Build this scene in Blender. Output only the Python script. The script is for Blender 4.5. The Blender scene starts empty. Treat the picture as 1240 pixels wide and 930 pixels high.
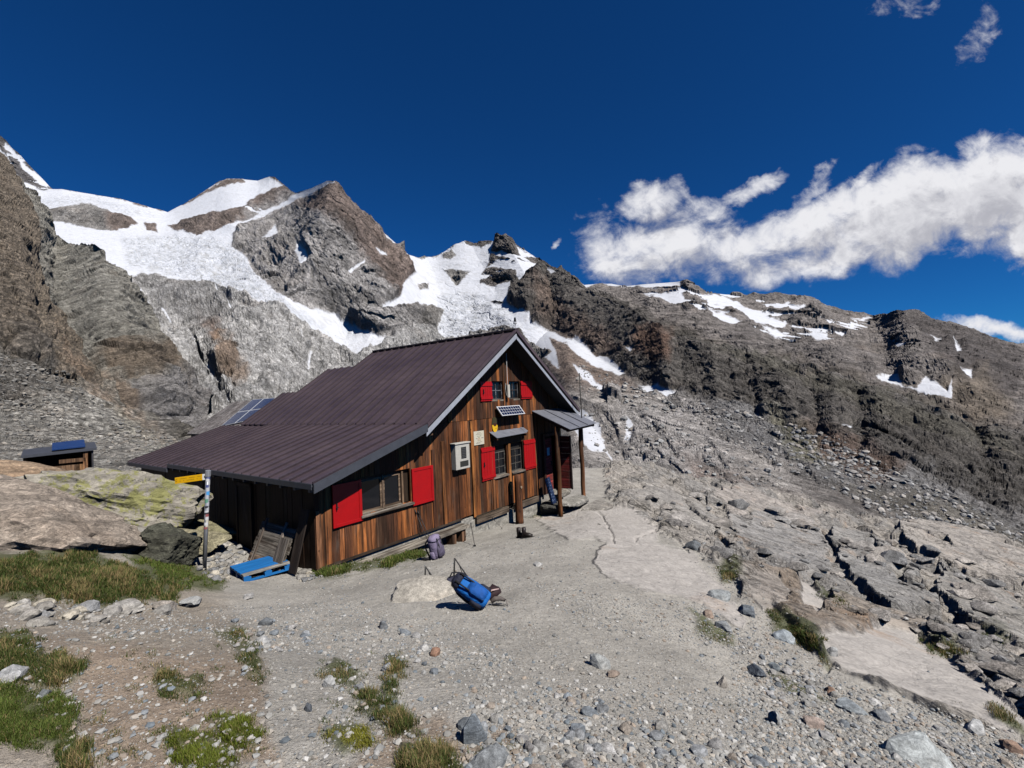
import bpy, math, random
import numpy as np
from mathutils import Vector, Matrix
from mathutils.bvhtree import BVHTree
random.seed(5); RNG = np.random.default_rng(5)
PI = math.pi
scene = bpy.context.scene
COLL = scene.collection

# ------------------------------------------------------------------ camera frame (calibrated)
F_, PITCH, ROLL, YAW = 555.0, .029, .0453, .637
CAMZ = 3.6
_cp, _sp, _cr, _sr = math.cos(PITCH), math.sin(PITCH), math.cos(ROLL), math.sin(ROLL)
FW = np.array([0, _cp, _sp]); _U0 = np.array([0, -_sp, _cp]); _R0 = np.array([1., 0, 0])
RT = _R0*_cr - _U0*_sr; UP = _U0*_cr + _R0*_sr
CAM = np.array([0, 0, CAMZ])
def rays(px, py):
    px = np.asarray(px, float); py = np.asarray(py, float)
    return FW + RT*((px-620)/F_)[..., None] + UP*((465-py)/F_)[..., None]
def at(px, py, d):
    return CAM + rays(px, py)*np.asarray(d, float)[..., None]
def proj(P):
    q = P-CAM; w = q@FW
    w = np.where(np.abs(w) < 1e-3, 1e-3, w)
    return 620+F_*(q@RT)/w, 465-F_*(q@UP)/w, w
G_ = np.array([math.sin(YAW), math.cos(YAW), 0]); H_ = np.array([-math.cos(YAW), math.sin(YAW), 0])
HUT0 = at(382.9, 688, 10.2)
def hut(s, t, z):
    return HUT0 + G_*s + H_*t + np.array([0, 0, z])

# ------------------------------------------------------------------ numpy noise
def _hash(ix, iy, iz, seed):
    h = (ix.astype(np.int64)*374761393 + iy.astype(np.int64)*668265263 + iz.astype(np.int64)*2147483647 + seed*1274126177) & 0xffffffff
    h = ((h ^ (h >> 13))*1274126177) & 0xffffffff
    h = ((h ^ (h >> 16))*2246822519) & 0xffffffff
    return ((h ^ (h >> 15)) & 0xffffff)/float(0xffffff)*2-1
def vnoise(P, seed=0):
    i = np.floor(P).astype(np.int64); f = P-i; f = f*f*f*(f*(f*6-15)+10)
    x, y, z = i[:, 0], i[:, 1], i[:, 2]; fx, fy, fz = f[:, 0], f[:, 1], f[:, 2]
    def L(a, b, t): return a+(b-a)*t
    c = [[[_hash(x+a, y+b, z+c_, seed) for c_ in (0, 1)] for b in (0, 1)] for a in (0, 1)]
    return L(L(L(c[0][0][0], c[1][0][0], fx), L(c[0][1][0], c[1][1][0], fx), fy),
             L(L(c[0][0][1], c[1][0][1], fx), L(c[0][1][1], c[1][1][1], fx), fy), fz)
def fbm(P, oct=5, seed=0, gain=.5, ridged=False, fade=None):
    a = 1.0; s = 0; tot = 0; Q = P.copy(); lam = 1.0
    for k in range(oct):
        n = vnoise(Q, seed+k*17)
        if ridged: n = 1-2*np.abs(n)
        w = 1.0
        if fade is not None: w = np.clip(lam/fade-.6, 0, 1)     # fade out waves finer than the mesh
        s = s + a*n*w; tot += a; a *= gain; lam *= .5
        Q = Q*2.03+13.7
    return s/tot
def worley(P, seed=0, dim=3):
    """cell noise: random value of the cell, F1, gap to the next cell, offset from the centre"""
    I = np.floor(P).astype(np.int64); n = len(P); f1 = np.full(n, 9.); f2 = np.full(n, 9.); val = np.zeros(n); val2 = np.zeros(n); off = np.zeros((n, 3))
    for a in (-1, 0, 1):
        for b in (-1, 0, 1):
            for c in ((-1, 0, 1) if dim == 3 else (0,)):
                J = I+np.array([a, b, c]); x, y, z = J[:, 0], J[:, 1], J[:, 2]
                if dim == 2: z = z*0
                C = J+.5+.42*np.stack([_hash(x, y, z, seed+1), _hash(x, y, z, seed+2), _hash(x, y, z, seed+3)*(dim == 3)], 1)
                if dim == 2: C[:, 2] = P[:, 2]
                D = P-C; d = np.sqrt((D*D).sum(1)); m = d < f1
                f2 = np.where(m, f1, np.minimum(f2, d)); f1 = np.where(m, d, f1); h = _hash(x, y, z, seed+4); val = np.where(m, h, val); val2 = np.where(m, _hash(x, y, z, seed+5), val2); off = np.where(m[:, None], D, off)
    return val, val2, f1, f2-f1, off
def blocks(P, seed, dim=3, tilt=.8):
    """fractured rock: tilted blocks with grooves between"""
    w = np.stack([fbm(P*1.3+i*9, 3, seed+20+i) for i in (0, 1, 2)], 1)*.35
    v, v2, f1, g, o = worley(P+w, seed, dim)
    return .55*v+tilt*(o[:, 0]*v2+o[:, 1]*v)-.5*np.clip(1-g/.10, 0, 1)
def sstep(a, b, x):
    t = np.clip((x-a)/(b-a), 0, 1); return t*t*(3-2*t)
def poly_sd(px, py, poly):
    """signed distance (positive inside) to a polygon outline"""
    P = np.array(poly, float); n = len(P)
    d2 = np.full(px.shape, 1e18); ins = np.zeros(px.shape, bool)
    for i in range(n):
        ax, ay = P[i]; bx, by = P[(i+1) % n]
        ex, ey = bx-ax, by-ay; wx, wy = px-ax, py-ay
        t = np.clip((wx*ex+wy*ey)/(ex*ex+ey*ey+1e-9), 0, 1)
        d2 = np.minimum(d2, (wx-t*ex)**2+(wy-t*ey)**2)
        c = ((ay > py) != (by > py)) & (px < (bx-ax)*(py-ay)/((by-ay) if by != ay else 1e-9)+ax)
        ins ^= c
    d = np.sqrt(d2); return np.where(ins, d, -d)
def line_d(px, py, pts):
    d2 = np.full(px.shape, 1e18)
    for (ax, ay), (bx, by) in zip(pts[:-1], pts[1:]):
        ex, ey = bx-ax, by-ay; wx, wy = px-ax, py-ay
        t = np.clip((wx*ex+wy*ey)/(ex*ex+ey*ey+1e-9), 0, 1)
        d2 = np.minimum(d2, (wx-t*ex)**2+(wy-t*ey)**2)
    return np.sqrt(d2)
def C2(poly, ox, oy, k): return [(ox+x/k, oy+y/k) for x, y in poly]

# ------------------------------------------------------------------ object helpers
def tag(o, label=None, cat=None, group=None, kind=None):
    if label: o['label'] = label
    if cat: o['category'] = cat
    if group: o['group'] = group
    if kind: o['kind'] = kind
    return o
def empty(name, loc=(0, 0, 0), rotz=0, label=None, cat=None, group=None):
    o = bpy.data.objects.new(name, None); COLL.objects.link(o)
    o.location = tuple(loc); o.rotation_euler = (0, 0, rotz); o.empty_display_size = .2
    return tag(o, label, cat, group)
def grid_mesh(name, V, nu, nv, mat, col=None, attrs=None, smooth=True, mask=None):
    """V: (nu*nv,3) index = v*nu+u"""
    u, v = np.meshgrid(np.arange(nu-1), np.arange(nv-1))
    a = (v*nu+u).ravel(); Fq = np.stack([a, a+1, a+nu+1, a+nu], 1)
    if mask is not None: Fq = Fq[mask]
    return np_mesh(name, V, Fq, mat, col, attrs, smooth)
def np_mesh(name, V, Fc, mat, col=None, attrs=None, smooth=False, parent=None):
    me = bpy.data.meshes.new(name); n = len(V); k = Fc.shape[1]
    me.vertices.add(n); me.vertices.foreach_set('co', np.ascontiguousarray(V, dtype=np.float32).ravel())
    me.loops.add(Fc.size); me.loops.foreach_set('vertex_index', Fc.astype(np.int32).ravel())
    me.polygons.add(len(Fc)); me.polygons.foreach_set('loop_start', np.arange(0, Fc.size, k, dtype=np.int32))
    me.polygons.foreach_set('loop_total', np.full(len(Fc), k, dtype=np.int32))
    me.polygons.foreach_set('use_smooth', np.full(len(Fc), smooth, dtype=bool))
    me.update(calc_edges=True)
    if col is not None:
        ca = me.color_attributes.new('Col', 'FLOAT_COLOR', 'POINT')
        c4 = np.ones((n, 4), np.float32); c4[:, :3] = col; ca.data.foreach_set('color', c4.ravel())
    for nm, arr in (attrs or {}).items():
        at_ = me.attributes.new(nm, 'FLOAT', 'POINT'); at_.data.foreach_set('value', arr.astype(np.float32))
    me.materials.append(mat)
    o = bpy.data.objects.new(name, me); COLL.objects.link(o)
    if parent: o.parent = parent
    return o
class MB:
    def __init__(s): s.v = []; s.f = []; s.c = []
    def add(s, vs, fs, col=(1, 1, 1)):
        b = len(s.v); s.v += [tuple(map(float, x)) for x in vs]; s.f += [tuple(b+i for i in f) for f in fs]; s.c += [tuple(col)]*len(vs); return s
    def box(s, lo, hi, col=(1, 1, 1), bev=0):
        (a, b, c), (d, e, f) = lo, hi
        return s.add([(a,b,c),(d,b,c),(d,e,c),(a,e,c),(a,b,f),(d,b,f),(d,e,f),(a,e,f)],
                     [(0,3,2,1),(4,5,6,7),(0,1,5,4),(1,2,6,5),(2,3,7,6),(3,0,4,7)], col)
    def hexa(s, b4, t4, col=(1, 1, 1)):
        return s.add(list(b4)+list(t4), [(0,3,2,1),(4,5,6,7),(0,1,5,4),(1,2,6,5),(2,3,7,6),(3,0,4,7)], col)
    def bar(s, p0, p1, w, h, upv=(0, 0, 1), col=(1, 1, 1)):
        p0, p1 = np.array(p0, float), np.array(p1, float); d = p1-p0; d /= np.linalg.norm(d)
        x = np.cross(d, upv); x /= np.linalg.norm(x)+1e-9; y = np.cross(x, d)
        q = [x*i*w/2+y*j*h/2 for i, j in ((-1, -1), (1, -1), (1, 1), (-1, 1))]
        return s.hexa([p0+a for a in q], [p1+a for a in q], col)
    def tube(s, pts, rad, n=8, col=(1, 1, 1), caps=True):
        pts = [np.array(p, float) for p in pts]; rr = rad if hasattr(rad, '__len__') else [rad]*len(pts)
        vs = []; fs = []; ref = None
        for i, p in enumerate(pts):
            d = pts[min(i+1, len(pts)-1)]-pts[max(i-1, 0)]; d /= np.linalg.norm(d)+1e-9
            if ref is None:
                ref = np.cross(d, (0, 0, 1) if abs(d[2]) < .9 else (1, 0, 0))
            x = ref-d*(ref@d); x /= np.linalg.norm(x)+1e-9; ref = x; y = np.cross(d, x)
            vs += [p+(x*math.cos(2*PI*k/n)+y*math.sin(2*PI*k/n))*rr[i] for k in range(n)]
        for i in range(len(pts)-1):
            for k in range(n): fs.append((i*n+k, i*n+(k+1) % n, (i+1)*n+(k+1) % n, (i+1)*n+k))
        if caps: fs += [tuple(range(n-1, -1, -1)), tuple((len(pts)-1)*n+k for k in range(n))]
        return s.add(vs, fs, col)
    def prism(s, poly, vec, col=(1, 1, 1)):
        n = len(poly); vec = np.array(vec, float); p = [np.array(q, float) for q in poly]
        return s.add(p+[q+vec for q in p], [tuple(range(n-1, -1, -1)), tuple(range(n, 2*n))]+[(i, (i+1) % n, n+(i+1) % n, n+i) for i in range(n)], col)
    def build(s, name, mat, parent=None, smooth=False, bevel=0):
        me = bpy.data.meshes.new(name); me.from_pydata(s.v, [], s.f); me.update()
        ca = me.color_attributes.new('Col', 'FLOAT_COLOR', 'POINT')
        c4 = np.ones((len(s.v), 4), np.float32); c4[:, :3] = np.array(s.c); ca.data.foreach_set('color', c4.ravel())
        if smooth: me.polygons.foreach_set('use_smooth', [True]*len(me.polygons))
        me.materials.append(mat)
        o = bpy.data.objects.new(name, me); COLL.objects.link(o)
        if parent: o.parent = parent
        if bevel:
            m = o.modifiers.new('b', 'BEVEL'); m.width = bevel; m.segments = 2; m.limit_method = 'ANGLE'
        return o

# ------------------------------------------------------------------ materials
ALB = .72
class NT:
    def __init__(s, name):
        s.m = bpy.data.materials.new(name); s.m.use_nodes = True; s.t = s.m.node_tree; s.n = s.t.nodes; s.l = s.t.links
        s.b = s.n['Principled BSDF']; s.b.inputs['Specular IOR Level'].default_value = .3
    def N(s, typ, **k):
        n = s.n.new(typ)
        for a, v in k.items(): setattr(n, a, v)
        return n
    def set(s, sock, v):
        if isinstance(v, bpy.types.NodeSocket): s.l.new(v, sock)
        elif v is not None: sock.default_value = v
    def math(s, op, a, b=None, c=None, clamp=False):
        n = s.N('ShaderNodeMath', operation=op); n.use_clamp = clamp; s.set(n.inputs[0], a)
        if b is not None: s.set(n.inputs[1], b)
        if c is not None: s.set(n.inputs[2], c)
        return n.outputs[0]
    def mix(s, f, a, b, typ='MIX'):
        n = s.N('ShaderNodeMix', data_type='RGBA', blend_type=typ)
        s.set(n.inputs[0], f); s.set(n.inputs[6], c4(a)); s.set(n.inputs[7], c4(b)); return n.outputs[2]
    def coord(s, scale=(1, 1, 1), rot=(0, 0, 0), which='Object'):
        t = s.N('ShaderNodeTexCoord'); m = s.N('ShaderNodeMapping'); m.inputs['Scale'].default_value = scale; m.inputs['Rotation'].default_value = rot
        s.l.new(t.outputs[which], m.inputs[0])
        if any(rot):
            m.inputs['Scale'].default_value = (1, 1, 1); m2 = s.N('ShaderNodeMapping'); m2.inputs['Scale'].default_value = scale; s.l.new(m.outputs[0], m2.inputs[0]); m = m2
        return m.outputs[0]
    def noise(s, vec, scale, det=4, rough=.55, dist=0, typ='FBM'):
        n = s.N('ShaderNodeTexNoise'); n.noise_type = typ; s.l.new(vec, n.inputs['Vector'])
        s.set(n.inputs['Scale'], scale); n.inputs['Detail'].default_value = det; n.inputs['Roughness'].default_value = rough; n.inputs['Distortion'].default_value = dist
        return n.outputs['Fac']
    def voro(s, vec, scale, feat='F1', out='Distance'):
        n = s.N('ShaderNodeTexVoronoi', feature=feat); s.l.new(vec, n.inputs['Vector']); n.inputs['Scale'].default_value = scale; return n.outputs[out]
    def ramp(s, v, stops):
        n = s.N('ShaderNodeValToRGB'); s.l.new(v, n.inputs[0]); e = n.color_ramp.elements
        while len(e) < len(stops): e.new(.5)
        for el, (p, c) in zip(e, stops):
            el.position = p; el.color = (c, c, c, 1) if not hasattr(c, '__len__') else tuple(c)+(1,)
        return n.outputs[0]
    def map(s, v, a, b, c, d, clamp=True):
        n = s.N('ShaderNodeMapRange'); n.clamp = clamp; s.l.new(v, n.inputs[0])
        for i, q in enumerate((a, b, c, d)): s.set(n.inputs[i+1], q)
        return n.outputs[0]
    def attr(s, nm='Col', out='Color'):
        n = s.N('ShaderNodeAttribute'); n.attribute_name = nm; return n.outputs[out]
    def bump(s, h, dist, strength=1, prev=None):
        n = s.N('ShaderNodeBump'); s.set(n.inputs['Distance'], dist); n.inputs['Strength'].default_value = strength; s.l.new(h, n.inputs['Height'])
        if prev is not None: s.l.new(prev, n.inputs['Normal'])
        return n.outputs[0]
    def out(s, col=None, rough=.8, nrm=None, metal=0, spec=None):
        if col is not None: s.set(s.b.inputs['Base Color'], s.mix(1, col, (ALB, ALB, ALB), 'MULTIPLY'))
        s.set(s.b.inputs['Roughness'], rough); s.set(s.b.inputs['Metallic'], metal)
        if nrm is not None: s.l.new(nrm, s.b.inputs['Normal'])
        if spec is not None: s.b.inputs['Specular IOR Level'].default_value = spec
        return s.m
def c4(c):
    if isinstance(c, (bpy.types.NodeSocket, float, int)): return c
    return tuple(c)+(1,) if len(c) == 3 else tuple(c)

def plain(name, col, rough=.6, metal=0, var=.25, scale=8, bump=0.0, spec=.3, stretch=(1, 1, 1), useattr=False):
    t = NT(name); v = t.coord(stretch)
    n = t.noise(v, scale, 6, .6); n2 = t.noise(v, scale*6, 4, .6)
    f = t.map(t.math('ADD', t.math('MULTIPLY', n, .65), t.math('MULTIPLY', n2, .35)), .3, .7, 1-var, 1+var)
    base = t.attr() if useattr else t.mix(1, col, (1, 1, 1), 'MULTIPLY')
    if useattr: base = t.mix(1, base, col, 'MULTIPLY')
    c = t.mix(1, base, f, 'MULTIPLY')
    nr = t.bump(n2, bump, .8) if bump else None
    return t.out(c, rough, nr, metal, spec)
def wood(name, tint=(1, 1, 1), bump=.004, axis=2, rough=.75):
    """planks: the colour of every plank comes with the mesh, the grain from stretched noise"""
    t = NT(name); sc = [26, 26, 26]; sc[axis] = 1.1
    v = t.coord(tuple(sc)); g = t.noise(v, 1, 8, .68, .6)
    sc2 = [7, 7, 7]; sc2[axis] = .55; v2 = t.coord(tuple(sc2)); g2 = t.noise(v2, 1, 5, .6, .3)
    v3 = t.coord((5, 5, 3)); kn = t.voro(v3, 1)
    c = t.mix(1, t.attr(), tint, 'MULTIPLY')
    c = t.mix(1, c, t.map(g, .36, .62, .22, 1.6), 'MULTIPLY')
    c = t.mix(t.map(g2, .45, .66, 0, .88), c, (.035, .019, .011))
    c = t.mix(t.map(kn, .05, .1, .8, 0), c, (.03, .014, .008)); wz = t.noise(t.coord((1.3, 1.3, .5)), 1, 5, .6); c = t.mix(1, c, t.map(wz, .35, .65, .55, 1.25), 'MULTIPLY'); gw = t.noise(t.coord((3, 3, .8)), 1, 5, .65); c = t.mix(t.map(gw, .56, .72, 0, .45), c, (.13,.10,.08))
    return t.out(c, rough, t.bump(g, bump, .9), 0, .18)

def rock_mat(name, scale, bumpd, snow=False, crack=1.0, spec=.2, strata=(0, 0, 0), st=(1, 1, 3), lo=.5, hi=1.5, cells=0):
    """scale = 1/size (m) of the mid features"""
    t = NT(name); v = t.coord(); vs = t.coord(st, strata)
    a = t.noise(vs, scale, 10, .66, .4); b = t.noise(v, scale*5, 8, .65); c_ = t.noise(vs, scale*3.5, 8, .7, .8, )
    wn = t.N('ShaderNodeTexNoise'); t.l.new(vs, wn.inputs['Vector']); wn.inputs['Scale'].default_value = scale*2; wn.inputs['Detail'].default_value = 4
    va = t.N('ShaderNodeVectorMath', operation='MULTIPLY_ADD'); t.l.new(wn.outputs['Color'], va.inputs[0]); va.inputs[1].default_value = (.45/scale,)*3; t.l.new(vs, va.inputs[2])
    k = t.voro(va.outputs[0], scale*1.1, 'DISTANCE_TO_EDGE'); k2 = t.voro(va.outputs[0], scale*4.2, 'DISTANCE_TO_EDGE')
    gate = t.map(t.noise(v, scale*1.7, 4, .6), .42, .6, 0, 1)
    kl = t.math('MAXIMUM', t.math('MULTIPLY', t.map(k, .0, .045, 1, 0), gate), t.math('MULTIPLY', t.map(k2, .0, .06, .75, 0), gate))
    ln = t.map(t.math('ABSOLUTE', t.math('SUBTRACT', c_, .5)), 0, .035, 1, 0)
    col = t.attr()
    col = t.mix(1, col, t.map(a, .3, .7, lo, hi), 'MULTIPLY')
    col = t.mix(1, col, t.map(b, .32, .68, .68, 1.3), 'MULTIPLY')
    ln = t.math('MAXIMUM', t.math('MULTIPLY', ln, .5), kl)
    col = t.mix(t.math('MULTIPLY', ln, .7*crack), col, (.05, .045, .04))
    if cells:
        cc = t.N('ShaderNodeSeparateColor'); t.l.new(t.voro(v, cells, 'F1', 'Color'), cc.inputs[0]); col = t.mix(1, col, t.map(cc.outputs[0], 0, 1, .55, 1.4), 'MULTIPLY'); cd_ = t.voro(v, cells, 'F1', 'Distance'); col = t.mix(t.map(cd_, .45, .75, 0, .6), col, (.05,.045,.04))
    fi = t.noise(vs, scale*17, 8, .75, .5); col = t.mix(1, col, t.map(fi, .36, .64, .58, 1.42), 'MULTIPLY')
    hue = t.noise(v, scale*.6, 6, .6)
    col = t.mix(t.map(hue, .55, .75, 0, .28), col, t.mix(1, col, (1.1, .90, .74), 'MULTIPLY'))
    h = t.math('ADD', t.math('MULTIPLY', a, 1.0), t.math('MULTIPLY', b, .35))
    h = t.math('SUBTRACT', h, t.math('MULTIPLY', ln, .12*crack))
    n = t.bump(h, bumpd, .95)
    n = t.bump(fi, bumpd*.16, .9, n)
    rough = .85
    if snow:
        s_ = t.attr('snow', 'Fac')
        thr = t.math('ADD', s_, t.math('MULTIPLY', t.math('SUBTRACT', t.noise(v, scale*4, 8, .7), .5), .75))
        m = t.map(thr, -.09, .09, 0, 1)
        dirt = t.noise(vs, scale*2, 8, .65, 1.5)
        ice = t.attr('ice', 'Fac')
        sc = t.mix(t.math('MULTIPLY', ice, t.map(dirt, .42, .6, 0, 1)), (.66, .675, .72), (.45, .46, .48))
        sc = t.mix(t.map(dirt, .50, .66, 0, .5), sc, (.44, .43, .42))
        cz = t.map(t.math('ABSOLUTE', t.math('SUBTRACT', t.noise(vs, scale*2.6, 7, .62, 1.2), .5)), 0, .035, 1, 0); sc = t.mix(t.math('MULTIPLY', cz, t.map(ice, 0, 1, .12, .6)), sc, (.34,.38,.45))  # crevasse lines, blue-grey shading painted into the snow colour
        col = t.mix(m, col, sc)
        fl = t.mix(m, (1, 1, 1), (.12, .12, .12))
        n2 = t.N('ShaderNodeBump'); t.l.new(h, n2.inputs['Height']); n2.inputs['Distance'].default_value = bumpd*.12; n2.inputs['Strength'].default_value = .7
        mm = t.N('ShaderNodeMix', data_type='VECTOR'); t.l.new(m, mm.inputs[0]); t.l.new(n, mm.inputs[4]); t.l.new(n2.outputs[0], mm.inputs[5]); n = mm.outputs[1]
    return t.out(col, rough, n, 0, spec)

# ------------------------------------------------------------------ mountains
def interp_row(row, u):
    r = np.array(row, float); x = r[0, 0]+(r[-1, 0]-r[0, 0])*u
    return x, np.interp(x, r[:, 0], r[:, 1]), np.exp(np.interp(x, r[:, 0], np.log(r[:, 2])))
K4 = lambda p: C2(p, 0, 160, 2.736)
K5 = lambda p: C2(p, 380, 210, 2.952)
K6 = lambda p: C2(p, 760, 320, 2.583)
SNOW = [
 K4([(15,110),(80,165),(130,188),(200,188),(300,203),(400,222),(480,248),(550,262),(590,240),(680,190),(740,160),(800,155),(890,145),(945,178),(900,200),(830,232),(800,252),(860,272),(880,262),(1000,195),(1080,155),(1105,165),(1000,218),(925,255),(860,285),(790,310),(772,345),(768,378),(812,412),(850,470),(905,520),(1000,575),(1110,605),(1149,640),(1230,668),(1290,690),(1240,705),(1170,735),(1149,725),(1080,690),(1010,645),(940,605),(860,575),(780,540),(700,510),(600,492),(480,470),(400,480),(300,450),(100,300)]),
 K4([(425,500),(455,500),(490,560),(495,578),(465,560)]),
 K4([(985,375),(1010,390),(1025,430),(1000,442),(978,395)]), K4([(868,350),(915,308),(920,330),(880,360)]),
 K5([(325,280),(380,305),(430,306),(470,278),(540,236),(645,240),(630,320),(600,362),(590,392),(640,402),(702,385),(700,420),(690,460),(720,488),(772,500),(780,540),(850,570),(925,598),(940,580),(1005,650),(1050,655),(1110,712),(1090,722),(1000,690),(940,645),(905,612),(840,590),(870,640),(880,700),(800,640),(740,560),(700,565),(600,575),(470,600),(440,560),(470,500),(420,470),(330,470),(245,500),(250,480),(305,440),(318,400),(362,350),(330,315)]),
 K5([(620,338),(660,312),(722,322),(735,306),(800,318),(780,345),(735,385),(722,350),(660,338)]), K5([(725,262),(775,290),(795,300),(740,296)]), K5([(820,325),(862,355),(850,362)]),
 K5([(0,505),(30,515),(100,570),(150,590),(205,585),(275,610),(200,640),(150,660),(90,600),(0,540)]),
 K5([(925,680),(990,720),(1050,785),(1020,775),(960,735)]), K5([(1160,770),(1230,755),(1238,778),(1180,785)]), K5([(1118,620),(1138,620),(1130,636)]),
 K5([(250,215),(300,255),(280,255)]), K5([(225,265),(262,290),(240,290)]), K5([(120,352),(185,305),(180,318),(128,362)]),
 C2([(262,32),(380,42),(492,138),(532,280),(612,425),(540,335),(450,320),(390,285),(330,205)], 640, 490, 5.81),
 K6([(0,40),(170,52),(165,72),(60,75),(20,66),(-30,70),(-85,60),(-130,75),(-140,62)]), K6([(60,97),(158,90),(168,78),(178,120),(140,124)]), K6([(236,100),(300,98),(400,150),(500,188),(480,202),(400,182),(330,132),(262,128)]),
 K6([(255,140),(357,180),(330,190),(270,166)]), K6([(420,190),(507,226),(460,226)]), K6([(575,215),(627,218),(620,236),(585,236)]),
 K6([(778,355),(845,350),(862,382),(905,385),(933,350),(1000,392),(1013,365),(1021,416),(965,412),(880,385),(800,370)]),
 K6([(1035,325),(1080,333),(1078,357)]), K6([(1020,225),(1043,272),(1030,270)]), K6([(935,225),(987,240),(960,241)]), K6([(700,166),(765,170),(740,176)]),
 K6([(35,380),(92,380),(153,405),(122,417),(75,392)]), K6([(512,140),(550,125),(555,132),(525,146)]), K6([(460,130),(500,118),(510,122),(475,138)]),
 K6([(400,160),(450,175),(440,190),(410,178)]), K6([(0,480),(18,500),(2,560),(-8,555)]), K6([(665,508),(700,510),(700,516)]), K6([(398,475),(412,474),(410,482)]),
 [(-60,215),(5,205),(8,212),(-60,235)], [(8,172),(22,188),(20,192),(6,180)], [(20,190),(50,214),(62,226),(50,224),(28,204)], [(0,178),(14,196),(12,202),(0,190)],
]
BARE = [K4([(148,262),(220,243),(300,238),(350,262),(432,283),(455,303),(410,322),(330,327),(270,312),(200,296),(150,287)]),
 K4([(556,312),(640,283),(720,262),(800,248),(862,270),(830,287),(740,312),(650,342),(600,330)]), K4([(480,305),(520,308),(524,328),(490,322)]),
 K4([(735,160),(805,155),(810,165),(750,178),(700,190)]), K4([(580,245),(735,165),(740,172),(640,225),(600,243)]), K4([(815,235),(900,190),(940,172),(978,195),(970,210),(925,240),(880,262)]),
 K5([(463,345),(552,348),(540,372),(510,398),(488,372)]), K5([(535,238),(575,232),(640,243),(640,250),(600,262),(560,256),(545,250)]), K5([(462,292),(490,276),(506,288),(490,306),(466,306)]),
 K5([(370,398),(412,395),(410,418),(380,418)]), K5([(630,460),(690,462),(650,475)])]
ICE = [K5([(440,440),(500,415),(600,430),(690,500),(790,600),(880,720),(700,600),(470,620),(440,560)]), K4([(400,340),(700,340),(800,400),(900,520),(1149,700),(900,600),(600,490),(420,455)]), K4([(120,215),(300,205),(560,280),(420,280),(300,238),(150,262)])]
SPECK = [K6([(-20,50),(170,45),(300,90),(520,130),(640,170),(800,180),(640,235),(500,235),(330,190),(180,130),(60,130),(-20,80)]), K5([(600,240),(660,235),(760,270),(820,310),(760,340),(700,340),(640,370),(590,380)]), K4([(560,300),(860,240),(960,190),(960,230),(860,290),(650,340)]), K4([(30,30),(130,150),(160,185),(90,160),(20,100)]), K6([(780,200),(960,230),(1060,330),(900,300),(820,240)])]
STREAM = [[(196,372),(205,385),(218,402),(232,425),(243,440),(255,462),(268,480),(278,492)], [(232,425),(250,447),(270,470)], [(375,428),(374,446)], [(318,352),(336,370),(350,392)], [(300,347),(312,362)], [(345,385),(362,402),(368,418)], [(262,350),(280,372)]]
# macro rock colours: (polygon, linear colour, softness px, strength)
TONES = [
 ([(-100,100),(75,100),(75,245),(-100,260)], (.15,.14,.14), 6, 1),
 ([(130,240),(360,200),(360,300),(130,300)], (.20,.16,.14), 8, 1),
 ([(270,300),(300,255),(350,235),(400,210),(430,240),(520,330),(500,420),(420,410),(330,370)], (.36,.34,.33), 8, 1),
 ([(360,250),(395,215),(412,215),(470,285),(505,330),(500,370),(470,350),(430,290),(395,262)], (.20,.145,.12), 9, .85),
 ([(400,330),(440,370),(500,400),(470,420),(400,400),(370,360)], (.30,.285,.275), 12, .8),
 ([(150,330),(300,350),(470,420),(560,420),(560,560),(150,560)], (.50,.485,.47), 10, 1),
 ([(235,372),(262,385),(275,428),(262,432),(245,405)], (.16,.10,.07), 7, .8),
 ([(180,335),(250,345),(300,380),(250,395),(190,370)], (.30,.29,.285), 12, .75),
 ([(262,415),(285,420),(295,470),(272,470)], (.30,.20,.13), 6, .8),
 ([(470,420),(560,380),(620,440),(620,520),(470,520)], (.40,.39,.38), 10, .9),
 ([(560,280),(640,285),(720,350),(700,430),(590,400)], (.15,.135,.125), 6, 1),
 ([(612,340),(660,315),(720,350),(780,375),(860,420),(960,440),(1000,455),(1060,475),(1160,520),(1260,540),(1260,640),(1150,600),(1080,570),(1000,535),(900,505),(800,475),(720,425),(640,380)], (.135,.122,.110), 6, 1),
 ([(640,340),(700,380),(760,420),(720,430),(650,390)], (.19,.13,.10), 10, .6),
 ([(770,395),(815,400),(812,440),(765,430)], (.17,.10,.07), 8, .8),
 ([(815,400),(880,420),(960,440),(1100,490),(1220,530),(1240,570),(1180,545),(1100,520),(1000,480),(900,440)], (.135,.125,.10), 8, .7),
 ([(700,350),(830,330),(1100,365),(1320,420),(1320,520),(1180,510),(1000,445),(860,410),(760,370)], (.235,.21,.195), 6, 1),
 ([(860,380),(960,400),(1060,440),(1100,470),(1000,440),(880,410)], (.20,.18,.17), 14, .8),
 ([(1080,375),(1240,415),(1240,470),(1180,480),(1130,430)], (.12,.105,.10), 8, .9),
 ([(1100,470),(1190,450),(1240,500),(1180,515)], (.20,.165,.13), 10, .9),
 ([(640,400),(700,420),(770,470),(830,500),(700,500)], (.26,.20,.165), 8, .9),
 ([(690,470),(800,478),(900,530),(1000,610),(1100,660),(1260,720),(700,720),(640,560)], (.44,.405,.375), 12, 1),
 ([(740,500),(830,480),(900,560),(840,600),(760,560)], (.46,.43,.41), 12, .7),
 ([(850,485),(950,510),(1100,570),(1250,640),(1250,690),(1060,610),(960,570),(880,530)], (.26,.25,.245), 12, 1),
 ([(955,515),(1010,525),(1095,572),(1060,590),(990,560)], (.185,.125,.095), 10, .9),
 ([(930,500),(985,530),(1000,570),(960,560)], (.18,.17,.11), 10, .8),
 ([(1010,590),(1110,600),(1250,660),(1250,700),(1120,640)], (.17,.155,.13), 10, .9),
 ([(830,560),(900,590),(960,620),(900,620),(840,590)], (.33,.245,.205), 14, .7),
]
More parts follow.
